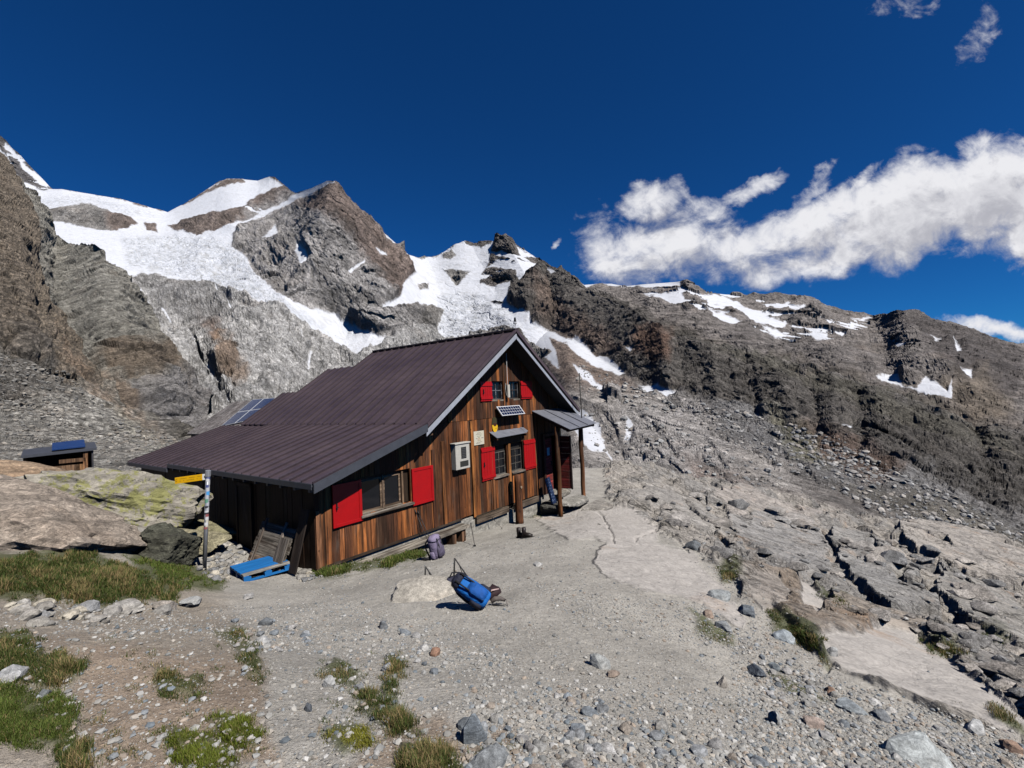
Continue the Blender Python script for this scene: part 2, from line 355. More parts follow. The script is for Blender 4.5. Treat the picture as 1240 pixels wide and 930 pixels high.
TONES_H = [([(-50,150),(60,250),(130,290),(240,430),(300,600),(-50,600)], (.38,.36,.315), 5, 1), ([(140,420),(210,420),(225,450),(160,470),(120,440)], (.21,.155,.11), 10, .8), ([(150,480),(240,440),(300,520),(180,540)], (.34,.32,.31), 10, 1),
 ([(120,450),(150,470),(200,530),(180,540),(120,480)], (.40,.31,.24), 6, .9)]
TONES_G = [([(-100,50),(80,250),(120,470),(-100,470)], (.19,.155,.12), 6, 1), ([(-100,420),(0,420),(60,460),(110,520),(0,510),(-100,500)], (.19,.175,.155), 12, 1),
 ([(-100,500),(20,500),(120,480),(260,560),(260,640),(-100,640)], (.36,.34,.305), 14, 1), ([(60,400),(110,470),(200,535),(230,550),(150,520),(80,450)], (.30,.22,.16), 8, .8), ([(130,500),(200,540),(260,560),(180,560)], (.46,.44,.37), 8, .7),
 ([(20,410),(55,420),(60,470),(30,450)], (.09,.085,.08), 10, .6)]
def tone(px, py, base, T, warp):
    col = np.tile(np.array(base, float)*1.22, (len(px), 1))
    for poly, c, soft, st in T:
        x0, x1 = min(p[0] for p in poly)-30, max(p[0] for p in poly)+30; y0, y1 = min(p[1] for p in poly)-30, max(p[1] for p in poly)+30
        m = (px > x0) & (px < x1) & (py > y0) & (py < y1)
        if not m.any(): continue
        sd = poly_sd(px[m]+warp[m, 0]*9, py[m]+warp[m, 1]*9, poly)
        w = sstep(-soft, soft, sd)[:, None]*st
        col[m] = col[m]*(1-w)+np.array(c)*1.22*w
    return col
def multi_sd(px, py, polys):
    out = np.full(px.shape, -99.)
    for p in polys:
        x0, x1 = min(q[0] for q in p)-20, max(q[0] for q in p)+20; y0, y1 = min(q[1] for q in p)-20, max(q[1] for q in p)+20
        m = (px > x0) & (px < x1) & (py > y0) & (py < y1)
        if m.any(): out[m] = np.maximum(out[m], poly_sd(px[m], py[m], p))
    return out
BV = {}
def relief(name, rows, vs, nu, nv, mat, amp, lam, base, T, strata=None, seed=0, snow=True, ridged=True, shape=None, back=.12, gain=.55, oct=9, ampf=None, blk=None, grooves=(), keep_bvh=False):
    """a mountain side swept from its crest down to its foot, with a back side behind the crest.
    rows: polylines (azimuth px, height px, distance m), vs: fraction of the mesh rows spent down to each polyline"""
    u = np.linspace(0, 1, nu); R = [interp_row(r, u) for r in rows]
    v = np.linspace(0, 1, nv); X = np.empty((nv, nu)); Y = X.copy(); D = X.copy()
    for j, q in enumerate(v):
        k = min(np.searchsorted(vs, q, 'right')-1, len(rows)-2); t = (q-vs[k])/(vs[k+1]-vs[k])
        for A, i in ((X, 0), (Y, 1)): A[j] = R[k][i]*(1-t)+R[k+1][i]*t
        D[j] = np.exp(np.log(R[k][2])*(1-t)+np.log(R[k+1][2])*t)
    # soften the kinks between the rows
    ker = np.hanning(25); ker /= ker.sum(); LD = np.log(D); pad = np.pad(LD, ((12, 12), (0, 0)), 'edge')
    LD = np.apply_along_axis(lambda a: np.convolve(a, ker, 'valid'), 0, pad)
    kw = max(9, int(nu*.07)//2*2+1); kh = np.hanning(kw+2)[1:-1]; kh /= kh.sum(); pad = np.pad(LD, ((0, 0), (kw//2, kw//2)), 'edge'); LD = np.apply_along_axis(lambda a: np.convolve(a, kh, 'valid'), 1, pad); D = np.exp(LD)
    Ys = np.apply_along_axis(lambda a: np.convolve(np.pad(a, kw//2, 'edge'), kh, 'valid'), 1, Y); wv = np.clip(v/.05, 0, 1)[:, None]; Y0 = Y[:1].copy()
    Y = np.maximum(Y*(1-wv)+Ys*wv, Y0+np.arange(nv)[:, None]*.06*(Y[-1:]-Y0)/nv)
    px, py, d = X.ravel(), Y.ravel(), D.ravel()
    if shape is not None: d = d*shape(px, py)
    P = at(px, py, d); P3 = P.reshape(nv, nu, 3)
    du = np.gradient(P3, axis=1); dv = np.gradient(P3, axis=0); N = np.cross(dv, du); N /= np.linalg.norm(N, axis=2, keepdims=True)+1e-9
    ker2 = np.hanning(31); ker2 /= ker2.sum()
    N = N.reshape(-1, 3); toc = CAM-P; s = np.sign((N*toc).sum(1)); N = N*s[:, None]
    dirn = N*.55+toc/np.linalg.norm(toc, axis=1)[:, None]*.35+np.array([0, 0, .35])
    M = np.eye(3) if strata is None else np.array(strata)
    Q = P@M.T/lam
    fade = (d/F_*2.6/lam)*np.ones(len(d))
    wp = np.stack([fbm(Q*.7+i*31, 4, seed+5+i) for i in (0, 1, 2)], 1)
    n = fbm(Q+wp*.55, oct, seed, gain, ridged, fade)+.35*fbm(Q*2.3+wp, 6, seed+40, .55, False, fade*2.3)
    if blk:
        for lam_b, a_b in blk: n = n+a_b*blocks((P@M.T)/lam_b, seed+60)*np.clip(lam_b/(d/F_*5)-.4, 0, 1)
    warp = np.stack([fbm(P/(d[:, None])*60, 4, seed+77), fbm(P/(d[:, None])*60+50, 4, seed+78)], 1)
    sn = np.full(px.shape, -99.); ice = np.zeros(px.shape)
    if snow:
        sd = multi_sd(px+warp[:, 0]*3, py+warp[:, 1]*3, SNOW); bd = multi_sd(px+warp[:, 0]*3, py+warp[:, 1]*3, BARE)
        sd = np.minimum(sd, -bd)
        for q in STREAM: sd = np.maximum(sd, 1.0-line_d(px+warp[:, 0]*3, py+warp[:, 1]*3, q))
        sn = sd; ice = sstep(-4, 10, multi_sd(px, py, ICE))
        spk = multi_sd(px, py, SPECK); band = fbm(Q@np.diag([1, 1, 3.0])*2.2, 5, seed+91, .6); sn = np.where((spk > 0) & (band > .10) & (bd < 0), np.maximum(sn, (band-.10)*22), sn)
    smooth = sstep(-7, 2, sn)
    A = amp if ampf is None else amp*ampf(px, py)
    dn = n*d**.0*A*(1-smooth*(.90-.28*ice))
    for pts, wd, dep in grooves:
        gx, gy = px+warp[:, 0]*3.5, py+warp[:, 1]*3.5; x0, x1 = min(p[0] for p in pts)-40, max(p[0] for p in pts)+40; mk = (px > x0) & (px < x1); dl = line_d(gx[mk], gy[mk], pts); lip = line_d(gx[mk], gy[mk]+wd*1.1, pts); dn[mk] += d[mk]*dep*.5*(.8*np.clip(1-lip/(wd*2.2), 0, 1)-1.3*np.clip(1-dl/wd, 0, 1))
    # crest rows keep the traced skyline, with a ragged edge
    P = P+dirn*dn[:, None]
    col = tone(px, py, base, T, warp)*(1+.30*fbm(Q*3.1, 5, seed+9, .6)[:, None])*(1+.18*fbm(P/(d[:, None])*150, 4, seed+19)[:, None])
    # back side
    top = P.reshape(nv, nu, 3)[0]; backs = []
    away = (top-CAM); away[:, 2] = 0; L = np.linalg.norm(away, axis=1, keepdims=True)
    for k in (3, 2, 1):
        backs.append(top+away*back*k*.33-np.array([0, 0, 1])*L*back*.28*k)
    V = np.concatenate([np.concatenate(backs), P]); nb = 3*nu
    col = np.concatenate([np.tile(col[:nu], (3, 1)), col]); sn = np.concatenate([np.tile(sn[:nu], 3), sn]); ice = np.concatenate([np.tile(ice[:nu], 3), ice])
    if keep_bvh:
        PP = P.reshape(nv, nu, 3)[::2, ::2]; a_, b_ = PP.shape[:2]; uu_, vv_ = np.meshgrid(np.arange(b_-1), np.arange(a_-1)); q0 = (vv_*b_+uu_).ravel(); BV[name] = BVHTree.FromPolygons(PP.reshape(-1, 3).tolist(), np.stack([q0, q0+1, q0+b_+1, q0+b_], 1).tolist())
    o = grid_mesh(name, V, nu, nv+3, mat, np.clip(col, .01, .8), smooth=False, attrs={'snow': np.clip(sn/8, -1, 1), 'ice': ice})
    tag(o, kind='structure'); return o

def gb(px, py, cx, cy, rx, ry): return np.exp(-((px-cx)/rx)**2-((py-cy)/ry)**2)
def tent(px, py, pts, w): return np.clip(1-line_d(px, py, pts)/w, 0, 1)
LOWQ = False
q_ = .6 if LOWQ else 1.0
m_massif = rock_mat('rock_massif', .012, 26, True, 1.0, strata=(.2, -.85, 0), st=(.7, 1, 2.0))
def shA(px, py):
    return 1-.10*tent(px, py, [(404,219),(385,290),(350,340),(340,380)], 85)-.06*tent(px, py, [(404,219),(440,300),(470,380)], 60)+.05*gb(px, py, 240, 300, 90, 40)+.05*gb(px, py, 550, 370, 50, 50)-.05*tent(px, py, [(612,290),(640,340),(640,380)], 40)-.03*tent(px, py, [(330,215),(300,250)], 40)-.05*tent(px, py, [(300,400),(290,480)], 60)+.03*tent(px, py, [(215,400),(275,490)], 25)-.04*tent(px, py, [(480,350),(430,440)], 50)
relief('glacier_mountain', [
  [(-70,190,3300),(0,206,3300),(20,214,3200),(48,229,3150),(75,229,3100),(110,235,3100),(146,241,3050),(175,250,3050),(203,257,3100),(216,250,3150),(248,231,3250),(262,222,3300),(275,217,3300),(292,217,3300),(312,219,3280),(326,214,3250),(333,215,3200),(344,224,3100),(352,231,2900),(358,234,2700),(376,228,2400),(396,219,2250),(402,219,2220),(407,220,2220),(412,227,2230),(420,238,2240),(431,249,2250),(445,262,2260),(456,274,2280),(470,287,2300),(483,300,2350),(495,309,2500),(512,313,2600),(528,312,2650),(540,304,2600),(552,296,2600),(563,291,2600),(575,293,2580),(597,293,2550),(606,289,2500),(612,290,2450),(622,296,2400),(640,306,2300),(660,318,2200),(690,336,2100),(720,352,2000),(760,372,2000)],
  [(-70,260,2600),(60,272,2400),(205,285,2350),(285,270,2300),(320,300,2050),(400,300,1900),(470,340,1900),(520,360,2000),(600,350,2000),(640,350,1900),(760,420,1500)],
  [(-70,310,1500),(60,315,1500),(150,330,1500),(250,360,1450),(340,390,1450),(420,415,1500),(480,410,1550),(540,430,1500),(620,440,1300),(700,460,1000),(760,480,800)],
  [(-70,560,420),(200,560,420),(400,560,420),(560,560,420),(700,560,300),(760,560,300)]],
  [0, .33, .62, 1], int(1150*q_), int(420*q_), m_massif, 75, 420, (.27,.255,.24), TONES, strata=[[.8,0,-.6],[0,1,0],[1.0,.2,1.1]], seed=3, shape=shA, blk=[(190,.16),(70,.10),(28,.06)],
  ampf=lambda px, py: .35+.65*sstep(215, 330, py))
relief('far_peak', [[(-90,100,3600),(-40,140,3600),(-15,158,3600),(0,167,3600),(8,171,3600),(14,179,3600),(24,187,3600),(33,198,3600),(42,207,3600),(52,217,3600),(61,227,3600),(72,236,3600),(85,246,3600)],
  [(-90,260,3400),(90,262,3400)]], [0, 1], int(200*q_), int(90*q_), m_massif, 50, 300, (.14,.13,.13), TONES, seed=9)
m_far = rock_mat('rock_far_ridge', .014, 20, True, .8, strata=(.2, -.35, 0), st=(.7, 1, 3.2))
def shR(px, py): return 1-.05*tent(px, py, [(829,342),(850,380),(900,420)], 60)-.06*tent(px, py, [(1095,377),(1120,430),(1180,470)], 50)+.04*tent(px, py, [(1060,390),(1080,440)], 30)+.04*gb(px, py, 960, 400, 60, 30)-.03*tent(px, py, [(960,360),(1010,420)], 40)
relief('far_ridge', [[(640,350,2900),(690,346,2900),(705,345,2850),(740,344,2800),(757,347,2700),(775,345,2600),(800,343,2600),(826,341,2550),(832,342,2500),(845,351,2450),(858,355,2400),(880,357,2400),(910,358,2350),(940,357,2300),(965,361,2300),(980,364,2250),(1000,371,2200),(1030,378,2150),(1060,385,2100),(1076,386,2050),(1082,382,2000),(1087,377,2000),(1096,377,2000),(1106,381,1980),(1125,388,1950),(1150,392,1900),(1180,400,1850),(1210,410,1800),(1240,415,1800),(1330,440,1800)],
  [(640,400,2000),(760,400,1900),(900,430,1500),(1080,460,1200),(1240,480,1000),(1330,500,1000)], [(640,520,1300),(900,520,900),(1240,560,650),(1330,590,600)]],
  [0, .65, 1], int(760*q_), int(190*q_), m_far, 42, 330, (.18,.155,.135), TONES, strata=[[.9,0,-.3],[0,1,0],[.6,0,1.8]], seed=21, shape=shR, blk=[(120,.10),(45,.07),(18,.04)])
m_cliff = rock_mat('rock_cliff', .035, 9, True, 1.0, strata=(.3, -.70, 0), st=(.7, 1, 2.1))
def shF(px, py): return (1-.05*tent(px, py, [(800,405),(810,460)], 18)-.05*tent(px, py, [(862,425),(870,480)], 18)-.05*tent(px, py, [(935,445),(960,500)], 22)-.06*tent(px, py, [(1060,480),(1090,560)], 30)
   -.04*tent(px, py, [(1010,460),(1010,520)], 18)-.05*tent(px, py, [(680,345),(700,410)], 40)+.05*tent(px, py, [(900,440),(915,500)], 14)+.05*tent(px, py, [(1040,480),(1045,540)], 14)+.05*tent(px, py, [(1180,520),(1200,580)], 18)+.04*tent(px, py, [(980,470),(990,520)], 12)
   +.10*tent(px, py, [(700,500),(760,560),(830,600),(870,640)], 22)-.05*tent(px, py, [(760,500),(840,560),(950,620)], 40))
GRV = [([(753,552),(790,590),(814,627)],5,.010),([(805,586),(830,602),(868,642),(888,655)],9,.020),([(903,524),(940,550),(978,580)],4,.010),([(1076,571),(1120,598),(1170,618)],5,.010),([(978,613),(1010,640),(1034,665)],4,.008),([(880,534),(915,555),(940,571)],4,.009),
 ([(1006,590),(1050,620),(1100,646)],4,.008),([(730,500),(745,520),(752,540)],5,.010),([(770,500),(800,530),(820,560)],4,.010),([(850,560),(900,600),(950,625)],4,.009),([(1120,560),(1170,585),(1230,620)],5,.010),([(700,560),(740,590),(770,600)],4,.009),([(830,520),(860,545),(880,570)],4,.009),([(960,560),(990,590),(1020,600)],3,.008),([(780,540),(815,570),(850,600)],3,.009)]
relief('rocky_ridge', [
  [(590,318,3300),(615,311,2750),(632,312,2450),(650,317,2250),(665,322,2080),(690,336,1850),(703,348,1700),(722,358,1520),(745,366,1340),(765,374,1180),(780,386,1020),(800,396,880),(812,404,850),(830,408,800),(850,414,760),(868,422,740),(880,419,720),(905,422,700),(930,434,680),(950,438,650),(975,444,620),(990,452,600),(1010,452,580),(1035,464,560),(1060,474,540),(1085,482,520),(1105,492,500),(1130,498,490),(1155,508,480),(1180,522,470),(1200,520,460),(1220,524,450),(1240,532,440),(1330,575,420)],
  [(598,372,2700),(630,382,2000),(650,390,1700),(690,408,1300),(720,430,1000),(770,462,620),(800,474,520),(850,490,440),(900,502,390),(950,515,350),(1000,532,310),(1050,548,280),(1100,568,250),(1150,592,225),(1240,640,200),(1330,690,190)],
  [(606,440,1900),(650,465,950),(700,480,420),(800,520,260),(900,570,160),(1000,615,115),(1100,650,100),(1240,700,95),(1330,740,90)],
  [(612,620,200),(700,640,55),(900,720,55),(1100,790,60),(1330,880,60)]],
  [0, .42, .78, 1], int(1000*q_), int(430*q_), m_cliff, 17, 95, (.22,.20,.185), TONES, strata=[[.8,0,-.6],[0,1,0],[1.0,.2,1.2]], seed=33, shape=shF, grooves=GRV, keep_bvh=True, blk=[(60,.28),(24,.16),(9,.11),(3.6,.05)],
  ampf=lambda px, py: np.interp(np.interp(px, [612,700,800,900,1000,1100,1240,1330], [372,415,474,502,532,568,640,690])-py, [-150,-80,-20,5,40], [.06,.14,.32,.85,.8])*np.interp(px, [600,760,1240], [1.05,1.05,.85]))
m_spur = rock_mat('rock_spur', .05, 9, False, 1.1, strata=(.2, .42, 0), st=(.6, 1, 4.0))
relief('grey_spur', [[(-60,150,900),(0,195,900),(22,221,900),(40,237,900),(52,250,900),(56,262,890),(60,279,880),(70,290,870),(79,295,870),(96,298,860),(112,302,850),(124,301,850),(131,312,840),(141,322,830),(150,331,820),(155,343,800),(165,357,780),(180,373,760),(192,392,720),(206,417,680),(217,440,640),(228,462,600),(250,490,560)],
  [(-60,560,300),(60,560,300),(140,540,300),(190,530,320),(250,530,330)]], [0, 1], int(420*q_), int(380*q_), m_spur, 22, 110, (.24,.22,.18), TONES_H, strata=[[.5,0,.2],[0,.7,0],[-.85,.2,2.0]], seed=41, snow=False, blk=[(60,.2),(24,.12),(10,.06)],
  shape=lambda px, py: 1-.10*tent(px, py, [(124,301),(160,400),(190,460)], 60))
m_scree = rock_mat('rock_scree', .22, 1.6, False, .8, st=(1, 1, 1), cells=1.3)
relief('near_slope', [[(-120,100,330),(0,195,300),(10,207,300),(22,221,300),(30,240,290),(34,262,285),(37,290,275),(40,318,268),(46,342,260),(56,368,250),(70,392,235),(88,418,215),(108,448,190),(128,468,170),(150,490,145),(172,503,125),(195,513,105),(215,519,92),(240,523,80),(280,528,66)],
  [(-120,480,110),(0,500,80),(90,530,60),(180,550,50),(280,560,44)], [(-120,620,14),(0,625,18),(120,618,22),(280,640,24)]], [0, .68, 1], int(460*q_), int(480*q_), m_scree, 8.5, 38, (.22,.2,.17), TONES_G, strata=[[1,0,.3],[0,1,0],[.2,0,1.0]], seed=51, snow=False, keep_bvh=True, blk=[(26,.3),(9,.15),(3,.09)],
  ampf=lambda px, py: np.interp(py, [430,500,540,600], [1.0,.40,.08,.03]), back=.35)

# ------------------------------------------------------------------ near ground (one sheet, thin-plate interpolation of measured heights)
GP = [(620,930,2.25),(0,930,2.3),(1240,930,3.9),(1240,885,4.6),(980,930,3.0),(300,930,2.2),(575,735,6.1),(530,676,9.9),(0,850,2.9),(0,780,3.6),(100,800,3.3),(200,820,3.1),(300,800,3.6),
 (250,760,4.9),(400,720,8.0),(620,830,3.6),(450,800,4.2),(750,740,6.0),(700,680,8.6),(690,640,12.5),(800,690,8.6),(800,640,14),(900,700,9),(900,800,5.3),(1000,800,5.6),(1100,850,4.8),
 (1240,830,7),(1100,780,7.5),(1000,740,9),(1240,770,12),(1100,710,15),(1000,690,17),(900,655,18),(1240,720,25),(1100,670,28),(1000,645,30),(900,620,30),(800,600,26),(740,610,20),
 (1240,683,42),(1100,645,42),(1000,625,42),(900,600,42),(780,570,38),(0,660,8),(100,650,9),(200,655,10.5),(0,720,5.5),(100,710,6.5),(180,700,7.5),(150,740,6),(0,600,12),(150,612,16),(120,580,24),(220,640,13)]
gp_xyz = [at(a, b, d) for a, b, d in GP]
gp_xyz += [hut(*q) for q in [(0,-.35,-.02),(2.2,-.35,-.3),(4.4,-.35,-.57),(7.2,-.4,-.75),(8.9,-1,-.85),(10.7,-1,-.62),(12.5,-.5,-1.2),(12,4,-1.6),(11,9,-1.8),(-1.13,1.8,0),(-1.14,.69,0),(-1.4,2.26,.0),(-.9,-.5,.0),(-.3,0,0),(-.3,3,-.02),(-.5,6,-.05),(-.5,9,-.15),(-.5,12.4,-.35),(5,5,-.7),(5,10,-.9),(5,16,-.9),(3,24,-1)]]
gp_xyz += [np.array(q, float) for q in [(0,0,2.0),(-2,0,2.15),(2,0,1.8),(0,-3,2.4),(-5,-3,2.8),(5,-3,1.2),(-10,-8,4),(10,-8,-.5),(60,-5,-22),(25,-5,-7),(-40,30,-3),(-40,0,3),(-20,12,1.5),(-25,25,-1),(-14,22,0),(78,70,-42),(48,70,-33),(23,70,-26),(8,70,-20),(40,110,-45),(100,110,-60),(-10,70,-8),(-30,60,-14),(0,-60,6),(-60,-60,20),(60,-60,-20)]]
GPX = np.array(gp_xyz)
def _tps(r2): return .5*r2*np.log(r2+1e-9)
_n = len(GPX); _S = 10.0; _xy = GPX[:, :2]/_S
_r2 = ((_xy[:, None]-_xy[None])**2).sum(2); _K = _tps(_r2)+np.eye(_n)*.004
_P = np.concatenate([np.ones((_n, 1)), _xy], 1); _A = np.block([[_K, _P], [_P.T, np.zeros((3, 3))]])
_w = np.linalg.solve(_A, np.concatenate([GPX[:, 2], np.zeros(3)]))
def gheight(x, y):
    x = np.asarray(x, float)/_S; y = np.asarray(y, float)/_S; z = _w[_n]+_w[_n+1]*x+_w[_n+2]*y
    for i in range(_n): z = z+_w[i]*_tps((x-_xy[i, 0])**2+(y-_xy[i, 1])**2)
    return z
ROCKY = [(735,602),(790,640),(840,662),(880,690),(900,720),(940,735),(985,790),(1060,830),(1150,865),(1260,905),(2600,1400),(2600,560),(735,540)]
SLAB = [[(985,770),(1040,767),(1085,752),(1130,785),(1205,840),(1270,885),(1270,905),(1160,862),(1080,835),(1030,815),(1000,795)], [(735,655),(770,652),(840,668),(870,705),(905,750),(900,762),(850,730),(780,712),(735,700),(720,675)],
 [(700,615),(760,612),(800,640),(790,662),(730,655),(690,640)], [(968,705),(985,712),(1003,735),(990,750),(970,735)], [(645,625),(720,612),(735,650),(690,655)]]
DIRT = [[(905,690),(965,700),(975,740),(1060,755),(1060,770),(990,770),(930,740)], [(60,770),(200,790),(320,800),(330,930),(120,930),(90,840)], [(430,930),(480,870),(540,860),(560,900),(620,870),(640,930)]]
GRASS = [ # (outline, tuft height m, density weight, tint)
 ([(385,697),(420,694),(470,686),(515,674),(512,668),(470,676),(420,686),(392,690)], .14, 1.6, 1),
 ([(-20,675),(40,665),(110,672),(165,690),(205,700),(215,725),(150,735),(60,728),(-20,722)], .11, 1.0, 0), ([(150,675),(215,672),(270,702),(268,712),(210,712),(180,700)], .05, .9, 1),
 ([(-20,765),(30,760),(60,790),(100,805),(80,825),(50,830),(-20,815)], .06, 1.0, 0), ([(-20,828),(50,835),(85,850),(95,880),(90,910),(60,905),(-20,895)], .035, 1.3, 1),
 ([(70,900),(105,900),(100,935),(75,935)], .05, .7, 0), ([(205,880),(250,890),(282,912),(285,940),(225,940)], .028, 1.3, 2), ([(255,870),(285,868),(315,885),(310,908),(285,905)], .03, 1.2, 2),
 ([(262,765),(290,760),(312,785),(318,810),(312,826),(300,822),(290,790)], .05, .9, 0), ([(190,808),(215,812),(222,830),(240,815),(250,830),(235,850),(205,842),(192,828)], .04, .7, 0),
 ([(395,685),(430,688),(470,682),(500,678),(520,670),(500,668),(440,675),(400,684),(380,694)], .13, 1.0, 1), ([(428,845),(450,842),(480,850),(500,872),(502,892),(480,888),(455,872),(440,862)], .06, 1.2, 0),
 ([(465,795),(480,792),(493,808),(490,818),(470,822)], .04, 1.0, 0), ([(468,820),(480,822),(482,845),(470,850),(462,840)], .04, .7, 0), ([(400,880),(440,880),(450,900),(420,912),(405,900)], .018, 1.5, 3),
 ([(485,900),(530,905),(560,925),(560,940),(490,940)], .05, .8, 0), ([(640,900),(565,915),(575,925),(540,935)], .04, .3, 0), ([(408,800),(425,810),(440,820),(430,835),(405,830),(392,815)], .035, .3, 0),
 ([(868,688),(895,683),(900,698),(875,705)], .06, 1.0, 0), ([(932,742),(955,745),(990,768),(995,782),(985,788),(960,775),(940,765)], .06, .9, 0), ([(985,775),(1000,790),(1004,808),(995,805)], .04, .8, 0),
 ([(930,810),(970,830),(1010,850),(990,845),(950,835)], .04, .5, 0), ([(1115,776),(1140,780),(1170,792),(1150,798),(1125,790)], .08, 1.0, 0), ([(1188,765),(1220,770),(1222,785),(1200,785)], .08, .8, 1), ([(835,740),(880,760),(885,782),(850,770)], .04, .3, 0),
 ([(640,618),(652,616),(655,624),(644,626)], .06, .7, 1), ([(1200,850),(1240,875),(1240,890),(1205,868)], .05, .5, 0), ([(990,715),(1030,728),(1028,735),(1000,728)], .05, .6, 0), ([(0,590),(6,610),(0,625),(-10,600)], .15, 1, 0)]
PLATES = [([(1085,645),(1150,640),(1215,668),(1270,690),(1270,722),(1180,705),(1110,680)], .25, (.46,.415,.37)), ([(1005,652),(1060,660),(1090,690),(1135,735),(1140,750),(1080,742),(1025,705)], .30, (.33,.32,.305)), ([(880,632),(955,632),(1005,665),(1000,702),(935,690),(895,665)], .22, (.36,.345,.33)),
 ([(1135,690),(1200,725),(1260,768),(1260,805),(1175,762),(1140,728)], .28, (.36,.34,.31)), ([(850,600),(905,596),(1000,632),(960,632),(890,628)], .18, (.45,.40,.36)), ([(1005,722),(1080,745),(1130,765),(1110,772),(1060,757),(1010,742)], .14, (.42,.35,.28)), ([(745,600),(800,590),(845,612),(880,650),(850,655),(800,625)], .16, (.42,.39,.355)), ([(1165,800),(1200,815),(1240,850),(1200,845)], .12, (.40,.38,.35)), ([(1140,765),(1200,790),(1250,830),(1250,860),(1195,825)], .16, (.38,.355,.33)), ([(905,700),(945,705),(960,735),(925,738)], .07, (.44,.40,.36))]
CREV = [([(1052,668),(1078,690),(1095,715),(1132,728)], 7, 1.3), ([(1095,652),(1130,664),(1150,668)], 3, .5), ([(1112,778),(1140,784),(1172,798)], 6, .5), ([(1192,822),(1215,845),(1245,868)], 6, .6), ([(985,775),(1003,800),(1000,812)], 5, .25), ([(1000,700),(1030,712),(1060,735)], 3, .5), ([(900,668),(940,690),(985,704),(1010,728)], 3, .4), ([(860,655),(890,672),(920,700)], 3, .3), ([(1140,690),(1180,730),(1240,765)], 3, .5), ([(1160,760),(1200,785),(1245,812)], 3, .4), ([(830,612),(860,640),(880,668)], 4, .4), ([(1040,640),(1090,660),(1140,700),(1200,740)], 2.5, .4), ([(960,640),(1000,660),(1040,690)], 2.5, .4), ([(700,612),(730,625),(745,650)], 2, .1), ([(770,650),(800,640),(835,665)], 2, .1)]
def ground_colour(px, py, P, wn):
    n = len(px); w1, w2 = wn[:, 0], wn[:, 1]
    col = np.tile(np.array((.40,.375,.335)), (n, 1))
    col *= (1+.12*fbm(P*.8, 4, 70)[:, None])
    def blend(polys, c, soft, st=1, wob=8):
        nonlocal col
        sd = multi_sd(px+w1*wob, py+w2*wob, polys); w = (sstep(-soft, soft, sd)*st)[:, None]
        col = col*(1-w)+np.array(c)*w
        return w[:, 0]
    blend([[(-60,640),(250,700),(300,760),(330,940),(-60,940)]], (.30,.255,.205), 25, .8, 20)
    rk = blend([ROCKY], (.37,.34,.305), 5)
    wet = fbm(P*np.array([.5,.5,1.2]), 6, 81, .6)
    col = col*(1-rk[:, None]*.5)+rk[:, None]*.5*np.where(wet[:, None] > .05, np.array((.28,.27,.26)), np.array((.42,.38,.335)))
    blend(DIRT, (.29,.225,.17), 14, .85, 18)
    sl = blend(SLAB, (.455,.42,.385), 3, 1, 6)
    g = blend([q[0] for q in GRASS], (.085,.095,.035), 5, .85, 10)
    return col, rk, sl, g
